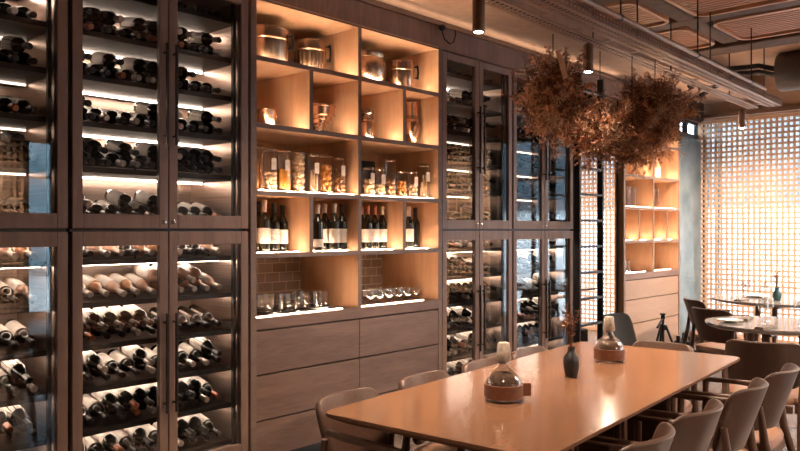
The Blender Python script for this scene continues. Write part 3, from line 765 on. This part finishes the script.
# ------------------------------------------------------------------ chairs (local: faces +x, backrest at -x)
def make_chair(back='veneer', wood_='chair_wood', seat='leather_tan', thick=.02, arms=True, bw=.215, zc=.645, curve=.10):
    t = empty('dining_chair')
    # seat: rounded pad
    s = MB(); pl = []
    for k in range(32):
        a = 2*PI*k/32; ca, sa = math.cos(a), math.sin(a)
        pl.append((.225*math.copysign(abs(ca)**.5, ca)+.02, .225*math.copysign(abs(sa)**.5, sa)*(1+.06*ca)))
    n = 32; vs = []; rg = [(.86, .405), (1.0, .412), (1.02, .43), (.98, .452), (.8, .462), (.4, .458)]
    for f, z in rg: vs += [(x*f, y*f, z) for x, y in pl]
    fs = [tuple(reversed(range(n))), tuple(range(5*n, 6*n))]
    for k in range(5): fs += [(k*n+i, k*n+(i+1) % n, (k+1)*n+(i+1) % n, (k+1)*n+i) for i in range(n)]
    s.add(vs, fs); s.build('seat', M[seat], t, smooth=True)
    f = MB(); f.box(.19, .215, -.18, .18, .36, .404); f.box(-.2, -.175, -.16, .16, .36, .404)
    for y in (-.19, .168): f.box(-.19, .2, y, y+.022, .36, .404)
    f.build('seat_frame', M[wood_], t, bevel=.004)
    # backrest: curved rounded panel
    b = MB(); vs, fs = [], []; nu, rows = 14, [(-1, .80), (-.9, .93), (-.7, .985), (-.3, 1), (.3, 1), (.7, .98), (.88, .93), (.97, .83), (1, .7)]
    for (v, wf) in rows:
        for i in range(nu+1):
            u = -1+2*i/nu
            y = bw*wf*u*(1+.04*v)
            x = -.235 - .05*v + curve*(abs(y)/.22)**2.0
            vs.append((x, y, zc+.145*v))
    for j in range(len(rows)-1):
        for i in range(nu):
            q = j*(nu+1)+i; fs.append((q, q+1, q+nu+2, q+nu+1))
    b.add(vs, fs); o = b.build('backrest', M[back], t, smooth=True)
    o.modifiers.clear(); o.data.shade_smooth()
    sd = o.modifiers.new('s', 'SOLIDIFY'); sd.thickness = thick; sd.offset = 0
    sb = o.modifiers.new('u', 'SUBSURF'); sb.levels = 1; sb.render_levels = 1
    for sg in (-1, 1):
        MB().tube([(.2, sg*.212, 0), (.205, sg*.208, .3), (.2, sg*.208, .64)], [.011, .017, .016], 10).build('leg', M[wood_], t, smooth=True)
        MB().tube([(-.29, sg*.195, 0), (-.235, sg*.2, .3), (-.185, sg*.208, .46), (-.165, sg*.212, .63)], [.011, .019, .021, .013], 10).build('leg', M[wood_], t, smooth=True)
        if not arms: continue
        arm = MB(); T = None
        pts = [(.235, sg*.208, .648), (.1, sg*.21, .652), (-.05, sg*.21, .655), (-.155, sg*.204, .66)]
        vs, fs = [], []
        wd = [.016, .02, .022, .012]
        for (x, y, z), h in zip(pts, wd): vs += [(x, y-h, z-.011), (x, y+h, z-.011), (x, y+h*.8, z+.011), (x, y-h*.8, z+.011)]
        for i in range(3):
            q = 4*i
            for k in range(4): fs.append((q+k, q+(k+1) % 4, q+4+(k+1) % 4, q+4+k))
        fs += [(3, 2, 1, 0), (12, 13, 14, 15)]
        arm.add(vs, fs); arm.build('armrest', M[wood_], t, bevel=.005)
    return t
ch0 = make_chair('leather', thick=.034, bw=.19, zc=.622, curve=.06); ch_wall = ch0
ch1 = make_chair('veneer'); used = set()
def chair(src, x, y, rz, label, group):
    if src.name not in used: used.add(src.name); o = src
    else: o = copy_tree(src)
    o.location = (x, y, 0); o.rotation_euler = (0, 0, rz); tag(o, label, 'chair', group); return o
GL, GR = 'leather chairs along the wall side of the table', 'chairs along the viewer side of the table'
# wall side: face the viewer's side (-y)
for (a, q, lab) in ((.27, .14, 'leather-backed chair on the wall side, nearest the table corner'), (.79, .12, 'leather-backed chair on the wall side, second from the near corner'),
                    (1.30, .105, 'leather-backed chair on the wall side, behind the nearer flask'), (1.79, .10, 'leather-backed chair on the wall side, farthest along before the black vase')):
    x, y = TP(a, -q+.275); chair(ch0, x, y, AT-PI/2+random.uniform(-.04, .04), lab, GL)
for (a, q, r_, lab) in ((.37, .25, .03, 'wooden armchair on the viewer side, lowest, mostly cut by the bottom edge'), (.87, .27, -.02, 'wooden armchair on the viewer side, second from the bottom edge'),
                    (1.43, .31, .02, 'wooden armchair on the viewer side, third along, tan seat showing'), (1.94, .34, .0, 'wooden armchair on the viewer side, at the right picture edge')):
    x, y = TP(a, TW+q-.275); chair(ch1, x, y, AT+PI/2+r_, lab, GR)
x, y = TP(TL+.2-.275, TW/2-.02); chair(ch0, x, y, AT+PI, 'leather-backed chair tucked in at the far end of the table', 'chairs in the room')
def chair_pt(f, r, ang, lab, src=ch1):
    x, y = P(f, r); return chair(src, x, y, ang, lab, 'chairs in the room')
def face(p, q): return math.atan2(q[1]-p[1], q[0]-p[0])
RT1, RT2 = P(7.72, 3.93), P(5.69, 2.83)
def back_at(f, r, target, lab, src=ch1):        # place a chair so that its backrest stands at (f, r) and it faces the target
    p = P(f, r); a = face(p, target); x, y = p[0]+.265*math.cos(a), p[1]+.265*math.sin(a)
    return chair(src, x, y, a, lab, 'chairs in the room')
back_at(4.49, 2.17, RT2, 'wooden armchair turned away, its back facing the viewer at the near round table')
back_at(6.4, 2.6, P(6.85, 3.53), 'wooden armchair with broad back left of the near round table')
back_at(7.3, 2.80, P(7.3, 4), 'wooden armchair seen side-on at the far round table, beside the grey column')
chb = make_chair('black_lacquer', 'black', 'black_lacquer', .03, False, bw=.2)
p = P(5.98, 1.68); chair(chb, p[0], p[1]-.26, -PI/2, 'black round-backed chair in front of the ladder', 'chairs in the room')

# ------------------------------------------------------------------ table things
def flask(f, r, label, strap_rot):
    x, y = P(f, r)
    t = empty('carafe', (x, y, TZ+.0005), strap_rot, label, 'carafe')
    MB().lathe([(.07, 0), (.076, .006), (.077, .02), (.076, .07), (.07, .092), (.052, .115), (.03, .132), (.022, .145), (.021, .165), (.0185, .165), (.019, .143), (.028, .128), (.066, .09), (.073, .06), (.073, .012), (.001, .009)], 36).build('flask', M['glass'], t, smooth=True)
    MB().lathe([(.066, .0105), (.0715, .016), (.0715, .066), (.066, .086), (.05, .107), (.03, .115), (.001, .118)], 32).build('filling', M['spice'], t, smooth=True)
    MB().lathe([(.018, .15), (.018, .162), (.03, .163), (.0315, .17), (.0245, .235), (.022, .238), (.001, .239)], 28).build('stopper', M['cork'], t, smooth=True)
    b = MB(); b.lathe([(.0785, .014), (.0805, .014), (.0805, .068), (.0785, .068)], 40)
    b.box(.074, .116, -.004, .0045, .014, .068)
    b.build('leather_band', M['strap'], t)
flask(3.11, .43, 'glass flask with pale stopper and brown leather band, nearer on the table', math.radians(-47.3)+.1)
flask(4.04, 1.126, 'glass flask with pale stopper farther along the table, behind the vase', math.radians(60))
x, y = P(3.6, .822)
v = MB().lathe([(.024, 0), (.028, .003), (.036, .04), (.0385, .07), (.034, .098), (.02, .116), (.0155, .128), (.0175, .145), (.0145, .145), (.013, .126), (.018, .11), (.001, .02)], 28).build('vase', M['vase'], smooth=True)
v.location = (x, y, TZ+.0005); tag(v, 'small matt black bud vase in the middle of the long table', 'vase')
def sprig(loc, h, n, label, spread, mats=('tan', 'rust'), seed=1):
    r = random.Random(seed); t = empty('dried_flowers', loc, 0, label, 'dried flowers')
    st, hd = MB(), MB()
    for k in range(n):
        a = r.uniform(0, 2*PI); q = r.uniform(.2, 1)*spread; hh = h*r.uniform(.6, 1)
        e = (q*math.cos(a), q*math.sin(a), hh)
        st.tube([(.0008*math.cos(a), .0008*math.sin(a), -.05), (e[0]*.25, e[1]*.25, hh*.5), e], .0011, 4)
        for m_ in range(7):
            u = r.uniform(.55, 1.05)
            p_ = Vector((e[0]*u**1.5, e[1]*u**1.5, hh*u))+Vector((r.uniform(-1, 1), r.uniform(-1, 1), r.uniform(-1, 1)))*.012
            d = Vector((r.uniform(-1, 1), r.uniform(-1, 1), r.uniform(-.2, 1))).normalized(); s2 = d.cross(Vector((0, .3, 1))).normalized()
            L_ = r.uniform(.012, .026); W_ = L_*.35
            hd.add([p_, p_+d*L_*.5+s2*W_, p_+d*L_, p_+d*L_*.5-s2*W_], [(0, 1, 2, 3)])
    st.build('stems', M['twig'], t); hd.build('flower_heads', M[mats[0]] if seed % 2 else M[mats[1]], t)
sprig((x, y, TZ+.13), .22, 24, 'brown dried flowers standing in the black bud vase', .05, ('brown_leaf', 'brown_leaf'), 3)

# ------------------------------------------------------------------ round tables with settings
def round_table(p, r, label):
    t = empty('round_table', (p[0], p[1], 0), 0, label, 'table')
    MB().lathe([(r*.93, TZ-.035), (r*.99, TZ-.02), (r, TZ-.012), (r, TZ-.004), (r*.995, TZ), (.001, TZ)], 64).build('table_top', M['top_dark'], t, smooth=True)
    for k in range(3):
        a = 2*PI*k/3+.5; MB().tube([(.5*r*math.cos(a), .5*r*math.sin(a), 0), (.42*r*math.cos(a), .42*r*math.sin(a), TZ-.034)], [.018, .028], 10).build('leg', M['chair_wood'], t, smooth=True)
    B(-.3*r, .3*r, -.03, .03, TZ-.09, TZ-.035).build('apron', M['chair_wood'], t)
round_table(RT1, .69, 'far round dining table laid with glasses and a teal vase, by the lattice screen')
round_table(RT2, .48, 'near round dining table laid with plates and napkins at the right edge')
def wine_glass_mesh():
    return MB().lathe([(.034, 0), (.034, .002), (.006, .006), (.004, .07), (.008, .08), (.032, .105), (.037, .135), (.031, .185), (.0295, .185), (.035, .135), (.03, .107), (.001, .083)], 20)
wg = None
def wine_glass(f, r, lab):
    global wg
    if wg is None: wg = wine_glass_mesh().build('wine_glass', M['glass'], smooth=True); o = wg
    else: o = wg.copy(); C.objects.link(o)
    x, y = P(f, r); o.location = (x, y, TZ+.0005); tag(o, lab, 'wine glass', 'wine glasses on the round tables')
pl0 = None
def plate(f, r, lab, s=1):
    global pl0
    if pl0 is None: pl0 = MB().lathe([(.05, 0), (.06, .004), (.125, .016), (.125, .019), (.058, .008), (.001, .007)], 36).build('plate', M['china'], smooth=True); o = pl0
    else: o = pl0.copy(); C.objects.link(o)
    x, y = P(f, r); o.location = (x, y, TZ+.0005); o.scale = (s, s, 1); tag(o, lab, 'plate', 'plates on the round tables')
def napkin(f, r, rz, lab):
    x, y = P(f, r); m_ = MB(); m_.box(-.1, .1, -.035, .035, 0, .008); m_.box(-.097, .097, -.032, .034, .0082, .016)
    o = m_.build('napkin', M['napkin'], None, bevel=.003, loc=(x, y, TZ+.0005), rot=(0, 0, rz)); tag(o, lab, 'napkin', 'folded napkins on the round tables')
plate(5.75, 2.53, 'white plate at the left edge of the near round table', .75)
napkin(5.37, 2.62, -.2, 'grey folded napkin at the front of the near round table')
napkin(5.9, 2.72, .1, 'grey folded napkin behind the glasses on the near round table')
wine_glass(5.62, 2.72, 'wine glass above the front napkin on the near round table')
wine_glass(5.78, 2.84, 'wine glass in the centre of the near round table')
wine_glass(5.5, 2.93, 'wine glass at the right of the near round table')
fk = MB(); x, y = P(5.36, 2.83)
fk.box(-.09, .03, -.004, .004, 0, .003); fk.box(.03, .05, -.012, .012, 0, .003)
for k in range(3): fk.box(.05, .09, -.011+k*.009, -.007+k*.009, 0, .003)
o = fk.build('fork', M['chrome'], None, loc=(x, y, TZ+.0005), rot=(0, 0, .3)); tag(o, 'steel fork lying on the near round table, right of the napkin', 'fork')
napkin(7.5, 3.42, -.1, 'grey folded napkin at the left of the far round table')
plate(7.9, 3.75, 'white plate behind the glasses on the far round table')
plate(7.35, 4.15, 'white plate at the front of the far round table')
wine_glass(7.7, 3.53, 'wine glass at the left of the far round table')
wine_glass(7.85, 3.64, 'second wine glass from the left on the far round table')
wine_glass(7.6, 3.72, 'wine glass left of the teal vase on the far round table')
x, y = P(7.5, 3.77)
v = MB().lathe([(.026, 0), (.032, .003), (.042, .04), (.04, .07), (.024, .1), (.02, .115), (.024, .13), (.02, .13), (.016, .115), (.001, .02)], 28).build('vase', M['teal'], smooth=True)
v.location = (x, y, TZ+.0005); tag(v, 'teal ceramic vase on the far round table', 'vase')
sprig((x, y, TZ+.115), .2, 14, 'dried flowers in the teal vase before the lattice', .06, ('tan', 'tan'), 5)

# ------------------------------------------------------------------ tripod, bag
x, y = P(6.9, 2.42)
t = empty('camera_tripod', (x, y, 0), .3, 'black camera tripod standing in front of the pale drawers', 'tripod')
for k in range(3):
    a = 2*PI*k/3+.4; MB().tube([(.27*math.cos(a), .27*math.sin(a), 0), (.15*math.cos(a), .15*math.sin(a), .26), (.025*math.cos(a), .025*math.sin(a), .58)], [.007, .009, .012], 8).build('leg', M['black'], t, smooth=True)
MB().tube([(0, 0, .3), (0, 0, .64)], .013).build('column', M['black'], t, smooth=True)
MB().lathe([(.03, .54), (.034, .56), (.034, .59), (.02, .6)], 16).build('collar', M['black'], t, smooth=True)
h = MB(); h.box(-.018, .018, -.018, .018, .64, .68); h.box(-.045, .045, -.025, .025, .682, .692); h.build('head', M['black'], t, bevel=.004)
MB().tube([(-.02, 0, .65), (-.09, .02, .61), (-.16, .03, .58)], [.007, .008, .011]).build('pan_handle', M['black'], t, smooth=True)
x, y = P(7.8, 2.95)
bg = MB(); bg.prism(rrect(-.14, .14, -.08, .08, .05), 0, .3); bg.prism(rrect(-.12, .12, -.07, .07, .05), .3, .36)
bg.tube([(-.05, 0, .36), (-.03, 0, .42), (.03, 0, .42), (.05, 0, .36)], .01)
t = empty('bag', (x, y, 0), .2, 'black bag on the floor between the pale drawers and the side-on chair', 'bag')
b1 = MB(); b1.prism(rrect(-.14, .14, -.08, .08, .05), 0, .32); b1.build('body', M['black_lacquer'], t, bevel=.02)
b1 = MB(); b1.tube([(-.05, 0, .32), (-.035, 0, .39), (.035, 0, .39), (.05, 0, .32)], .009); b1.build('strap', M['black'], t, smooth=True)

# ------------------------------------------------------------------ cable tray, conduit, lamps
TA = math.radians(1.7); tx, ty = math.cos(TA), math.sin(TA)
ox, oy = P(5.39, 1.29)                          # a point on the tray's wall-side lower edge
def RP(a, q): return (ox+a*tx+q*ty, oy+a*ty-q*tx)
ZT = 2.81
t = empty('hanging_cable_tray', (ox, oy, ZT), TA, 'perforated metal cable tray hanging below the ceiling', 'cable tray')
def perforated(y0, y1, z0, z1, x0, x1, flat):    # a strip with two lines of slots
    m_ = MB(); n = int((x1-x0)/.05)
    for sgn in (0,):
        span = (y1-y0) if flat else (z1-z0)
        segs = [(0, .22), (.44, .56), (.78, 1)]
        for a, b in segs:
            if flat: m_.box(x0, x1, y0+a*span, y0+b*span, z0, z1)
            else: m_.box(x0, x1, y0, y1, z0+a*span, z0+b*span)
        for k in range(n+1):
            xa = x0+k*(x1-x0)/n-.01
            for a, b in ((.22, .44), (.56, .78)):
                if flat: m_.box(xa, xa+.02, y0+a*span, y0+b*span, z0, z1)
                else: m_.box(xa, xa+.02, y0, y1, z0+a*span, z0+b*span)
    return m_
X0, X1 = -4.6, 3.95
perforated(-.12, -.0, 0, .003, X0, X1, True).build('lower_flange', M['tray'], t)
perforated(-.003, .0, .003, .06, X0, X1, False).build('side_rail', M['tray'], t)
perforated(-.35, -.2, 0, .003, X0, X1, True).build('lower_flange', M['tray'], t)
perforated(-.35, -.347, .003, .07, X0, X1, False).build('side_rail', M['tray'], t)
k = X0+.2
while k < X1: B(k, k+.03, -.2, -.12, .0005, .0035).build('cross_rung', M['tray'], t); k += .45
cb = MB()
for q, r_ in ((-.06, .012), (-.085, .009), (-.26, .013), (-.29, .01), (-.31, .009)): cb.tube([(X0, q, .016), (0, q+.006, .016), (X1-.05, q-.004, .016)], r_, 6)
cb.build('cables', M['black'], t, smooth=True)
for a in (-3.4, -1.6, .2, 1.7, 3.3):
    rd = MB(); rd.tube([(a, -.005, .003), (a, -.005, ZC-ZT-.17)], .006, 6); rd.tube([(a, -.345, .003), (a, -.345, ZC-ZT-.17)], .006, 6)
    rd.build('hanger_rod', M['black'], t, smooth=True)
x0, y0 = RP(-3.5, .45); x1, y1 = RP(2.95, .45)
t = empty('hanging_conduit', (x0, y0, 2.84), TA, 'round metal conduit pipe running beside the cable tray', 'pipe')
MB().tube([(0, 0, 0), (6.45, 0, 0)], .017, 10).build('pipe', M['tray'], t, smooth=True)
for a in (1.2, 3.2, 4.6, 6.0):
    MB().tube([(a, 0, .02), (a, 0, .5)], .006, 6).build('hanger_rod', M['black'], t, smooth=True)
    MB().tube([(a-.012, 0, 0), (a+.012, 0, 0)], .023, 12).build('clip', M['black'], t, smooth=True)
sp0 = None
def spot(x, y, zb, label, power=30, size=95, blend=.6, ztop=ZT):
    global sp0
    if sp0 is None:
        t = empty('ceiling_spotlight', (x, y, zb), 0, label, 'spotlight', 'cylinder spotlights under the cable tray')
        MB().lathe([(.036, 0), (.037, .002), (.037, .19), (.035, .192), (.001, .192)], 24).build('housing', M['lamp'], t, smooth=True)
        MB().lathe([(.029, -.002), (.036, -.001), (.036, -.006), (.029, -.006)], 24).build('trim_ring', M['chrome'], t, smooth=True)
        MB().lathe([(.029, -.004), (.02, -.009), (.001, -.011)], 24).build('lens', M['lamp_led'], t, smooth=True)
        MB().tube([(0, 0, .192), (0, 0, .206)], .008, 8).build('mount', M['black'], t, smooth=True)
        sp0 = t
    else:
        t = copy_tree(sp0); t.location = (x, y, zb); t['label'] = label
    ld = bpy.data.lights.new('spot_beam', 'SPOT'); ld.energy = power; ld.color = (1, .76, .54); ld.spot_size = math.radians(size); ld.spot_blend = blend; ld.shadow_soft_size = .03
    lo = bpy.data.objects.new('spot_beam', ld); C.objects.link(lo); lo.location = (x, y, zb-.02)
    return t
for (f, r, lab) in ((4.32, .437, 'cylinder spotlight nearest the viewer, cut by the top edge'), (5.41, 1.34, 'cylinder spotlight hanging above the left dried flower bunch'), (8.38, 3.80, 'cylinder spotlight at the far end of the cable tray, before the lattice screen')):
    x, y = P(f, r); spot(x+.0, y-.02, 2.602, lab, 14 if 5 < f < 6 else 90)
def added_light(x, y, z, power, size=110):        # added lights without fixtures, brightening the table, wall and screens
    ld = bpy.data.lights.new('spot_beam', 'SPOT'); ld.energy = power; ld.color = (1, .75, .54); ld.spot_size = math.radians(size); ld.spot_blend = .8; ld.shadow_soft_size = .12
    lo = bpy.data.objects.new('spot_beam', ld); C.objects.link(lo); lo.location = (x, y, z)
for x, y in ((2.35, -1.85), (3.9, -1.75)): added_light(x, y, 2.62, 130, 80)
for x, y in ((.9, -3.0), (5.4, -2.9), (7.2, -2.2)): added_light(x, y, 2.62, 58)
for x, y in ((.2, -1.5), (2.9, -.75)): added_light(x, y, 2.62, 34)
for x, y in ((.6, -5.0), (3.2, -5.4)): added_light(x, y, 2.62, 36)
added_light(8.5, -4.4, 3.1, 800, 172); added_light(3.6, -7.0, 3.1, 600, 172); added_light(8.75, -.75, 2.6, 120, 172)

# dome camera, hook cable, duct
t = empty('ceiling_dome_camera', (8.3, -.44, 3.04), 0, 'small white dome camera on the ceiling right of the dried flowers', 'camera')
MB().lathe([(.03, .08), (.062, .076), (.066, .05), (.062, .03), (.05, .026)], 24).build('housing', M['white'], t, smooth=True)
MB().lathe([(.001, -.02), (.026, -.014), (.044, .004), (.05, .027)], 24).build('dome', M['black'], t, smooth=True)
t = empty('hanging_cable', (4.47, -.02, 2.9), 0, 'black cable looped at the top of the fascia, left of the first spotlight', 'cable')
MB().tube([(0, 0, .13), (-.012, -.01, .08), (.0, -.02, .03), (.05, -.03, .0), (.1, -.03, .02), (.125, -.03, .08), (.13, -.02, .12)], .006, 8).build('loop', M['black'], t, smooth=True)
MB().ball((0, .0, .12), .028, 14, 8).build('junction_box', M['black'], t, smooth=True)
x, y = P(8.3, 4.2)
t = empty('hanging_duct', (x, y, 3.2), 0, 'dark grey ventilation duct at the top right by the far wall', 'duct')
T = Matrix.Rotation(PI/2, 4, 'X')
MB().lathe([(.001, 0), (.2, 0), (.21, .02), (.21, 1.6), (.2, 1.62), (.001, 1.62)], 32, T=T).build('shell', M['duct'], t, smooth=True)
B(-.13, -.03, -.95, -.3, .05, .18).build('side_plate', M['blue_tag'], t)
t = empty('hanging_hose', (x, y, 3.22), 0, 'pair of black flexible hoses beside the ventilation duct', 'hose')
for k, (z, l) in enumerate(((.02, .75), (-.05, .55))):
    MB().tube([(-.02-.05*k, .03, z), (-.05, .2, z+.06), (-.1, .45*l/.6, z+.06), (-.16, .7*l/.7, z-.02), (-.2, .8, z-.16)], .028, 10).build('hose_length', M['black'], t, smooth=True)

# ------------------------------------------------------------------ hanging dried flowers
def hanging(name, lobes, label, seed, pale_leaf=None):
    r = random.Random(seed); cx, cy, cz = lobes[0][0]
    t = empty(name, (cx, cy, cz), 0, label, 'dried flowers', 'dried flower bunches hanging under the cable tray')
    tw, dk, ru, ta, sd = MB(), MB(), MB(), MB(), MB()
    hv = MB()
    for (c, rad, n) in lobes:
        c = Vector(c)-Vector((cx, cy, cz))
        hv.tube([c+Vector((0, 0, .0)), (c.x, c.y, ZT-cz-.003)], .004, 6)
        hv.tube([c-Vector((rad[0]*.5, 0, 0)), c+Vector((rad[0]*.5, 0, 0))], .008, 6)
        for k in range(n):
            d = Vector((r.gauss(0, 1), r.gauss(0, 1), r.gauss(0, 1)-.05)).normalized()
            L = r.uniform(.55, 1.05) if r.random() < .85 else r.uniform(1.05, 1.25)
            e = Vector((d.x*rad[0], d.y*rad[1], d.z*rad[2]))*L
            e.z = min(e.z, ZT-.14-cz-c.z)
            base = Vector((r.uniform(-.4, .4)*rad[0], r.uniform(-.4, .4)*rad[1], r.uniform(-.3, .3)*rad[2]))
            bend = Vector((r.uniform(-.06, .06), r.uniform(-.06, .06), -.06*r.random()))
            pts = []
            for q in range(5):
                u = q/4; pts.append(c+base*(1-u)+e*u+bend*4*u*(1-u))
            tw.tube(pts, [.0028, .0024, .002, .0015, .001], 3, caps=False)
            q = r.random()
            kind = 'dark' if q < .36 else 'rust' if q < .56 else 'tan' if q < .76 else 'seed' if q < .87 else 'wisp'
            if d.z > .25 and q < .8 and r.random() < .5: kind = 'dark'
            fw = (pts[-1]-pts[-2]).normalized()
            m_ = {'dark': 40, 'rust': 34, 'tan': 36, 'seed': 12, 'wisp': 12}[kind]
            for j in range(m_):
                u = r.uniform(.3, 1.03); i0 = min(int(u*4), 3); p = pts[i0].lerp(pts[i0+1], min(1.1, u*4-i0))
                v = (fw*r.uniform(.1, 1)+Vector((r.gauss(0, 1), r.gauss(0, 1), r.gauss(0, 1)))*.75).normalized()
                sdv = v.cross(Vector((r.gauss(0, 1), r.gauss(0, 1), r.gauss(0, 1)))).normalized()
                if kind == 'seed':
                    sd.ball(p+v*r.uniform(.005, .03), r.uniform(.004, .009), 6, 4)
                    tw.tube([p, p+v*.02], .0009, 3, caps=False); continue
                if kind == 'wisp':
                    tw.tube([p, p+v*r.uniform(.03, .08)], [.0012, .0006], 3, caps=False)
                    if r.random() < .6: sd.ball(p+v*.06, .0045, 5, 4)
                    continue
                ll = {'dark': r.uniform(.013, .034), 'rust': r.uniform(.015, .042), 'tan': r.uniform(.035, .085)}[kind]
                ww = ll*{'dark': .2, 'rust': .24, 'tan': .045}[kind]
                nn = v.cross(sdv)*ww*.45
                o_ = {'dark': dk, 'rust': ru, 'tan': ta}[kind]
                a_, b_ = p+v*ll*.5+sdv*ww-nn, p+v*ll*.5-sdv*ww-nn
                o_.add([p, a_, p+v*ll, b_, p+v*ll*.5+nn], [(0, 1, 4), (1, 2, 4), (0, 4, 3), (4, 2, 3)])
    hv.build('hanging_wire', M['black'], t); tw.build('twigs', M['twig'], t); dk.build('brown_leaves', M['brown_leaf'], t)
    ru.build('rust_leaves', M['rust'], t); ta.build('tan_grasses', M['tan'], t); sd.build('seed_heads', M['tan'], t)
    if pale_leaf:
        lf = MB(); b0 = Vector(pale_leaf)-Vector((cx, cy, cz))
        vs, fs = [], []
        for i in range(9):
            u = i/8; w_ = .035*math.sin(PI*min(1, .12+u*.88))+.002
            p = b0+Vector((-.03*u-.05*u*u, 0.02*u, .22*u-.05*u**3))
            vs += [p+Vector((w_, .01, .012*math.sin(9*u))), p+Vector((0, -.012, 0)), p-Vector((w_, -.01, .012*math.cos(7*u)))]
        for i in range(8): fs += [(3*i, 3*i+1, 3*i+4, 3*i+3), (3*i+1, 3*i+2, 3*i+5, 3*i+4)]
        lf.add(vs, fs); o = lf.build('pale_leaf', M['tan'], t); m_ = o.modifiers.new('s', 'SOLIDIFY'); m_.thickness = .002
        lf = MB(); lf.add([b0+Vector((.0, 0, .03))+v for v in (Vector((0, 0, 0)), Vector((.03, .01, .05)), Vector((.06, 0, .13)), Vector((.02, -.01, .06)))], [(0, 1, 2, 3)])
        o = lf.build('pale_leaf', M['tan'], t); m_ = o.modifiers.new('s', 'SOLIDIFY'); m_.thickness = .002
    return t
def Q(px, py, fwd): x, y = P(fwd, (px-400)/F*fwd); return (x, y, EYE+(230-py)/F*fwd)
hanging('hanging_dried_flowers', [(Q(553, 97, 5.15), (.28, .28, .37), 330), (Q(600, 130, 5.65), (.28, .28, .27), 300)], 'left hanging bunch of brown and rust dried flowers with a pale upright leaf', 4, Q(566, 78, 4.75))
hanging('hanging_dried_flowers', [(Q(655, 110, 5.9), (.31, .31, .37), 400), (Q(632, 142, 5.8), (.16, .16, .25), 120)], 'right hanging bunch of darker dried flowers nearest the lattice screen', 9)

# ------------------------------------------------------------------ outside, sky, light
o = empty('street_building', (26, 0, -.2)); B(0, 9, -22, 6.3, 0, 2.45).build('ground_storey', M['white_wall'], o)
B(-.3, 9, -22, 6.3, 2.45, 8).build('upper_storey', M['building'], o)
tag(o, 'grey building across the street outside the lattice window', 'building')
o = empty('street_building', (0, -24, -.2)); B(-6, 22, -8, 0, 0, 9).build('added_facade', M['blue_wall'], o); B(2, 9, -.0, .05, 3.4, 4.4).build('window_band', M['white_wall'], o)  # unseen block added outside to tone down the window's reflection
tag(o, 'added blue-grey building block toning down the window mirrored in the leftmost cabinet door', 'building')
wd = bpy.data.worlds.new('World'); bpy.context.scene.world = wd; wd.use_nodes = True
nt = wd.node_tree; bg_ = nt.nodes['Background']; bg_.inputs[0].default_value = (.78, .9, 1, 1); bg_.inputs[1].default_value = 7
def portal(loc, rot, sx, sy):
    l = bpy.data.lights.new('window_portal', 'AREA'); l.shape = 'RECTANGLE'; l.size = sx; l.size_y = sy; l.cycles.is_portal = True
    o = bpy.data.objects.new('window_portal', l); C.objects.link(o); o.location = loc; o.rotation_euler = rot
for y0, y1 in ((-1.95, .1), (-3.34, -2.08), (-6.8, -5.5), (-8.2, -6.9)):
    portal((XW+.3, (y0+y1)/2, 1.45), (PI/2, 0, PI/2), y1-y0, 2.9)
for x0, x1 in ((4.66, 5.1),):
    portal(((x0+x1)/2, YO-.25, 1.45), (PI/2, 0, 0), x1-x0, 2.9)
portal((9.53, .25, 2.75), (PI/2, 0, PI), .82, .25)

# ------------------------------------------------------------------ camera and view
cd = bpy.data.cameras.new('camera'); co = bpy.data.objects.new('camera', cd); C.objects.link(co)
co.location = (0, -D, EYE); co.rotation_euler = (PI/2, 0, AX-PI/2)
cd.sensor_width = 36; cd.lens = F/800*36; cd.shift_y = 4.5/800; cd.clip_end = 200
sc = bpy.context.scene; sc.camera = co
sc.view_settings.view_transform = 'Standard'; sc.view_settings.look = 'None'; sc.view_settings.gamma = 1; sc.view_settings.use_curve_mapping = False
sc.view_settings.exposure = 1.1
cy = sc.cycles; cy.use_denoising = True; cy.max_bounces = 10; cy.diffuse_bounces = 4; cy.glossy_bounces = 5; cy.transparent_max_bounces = 32; cy.transmission_bounces = 6
cy.sample_clamp_indirect = 6; cy.caustics_reflective = False; cy.caustics_refractive = False
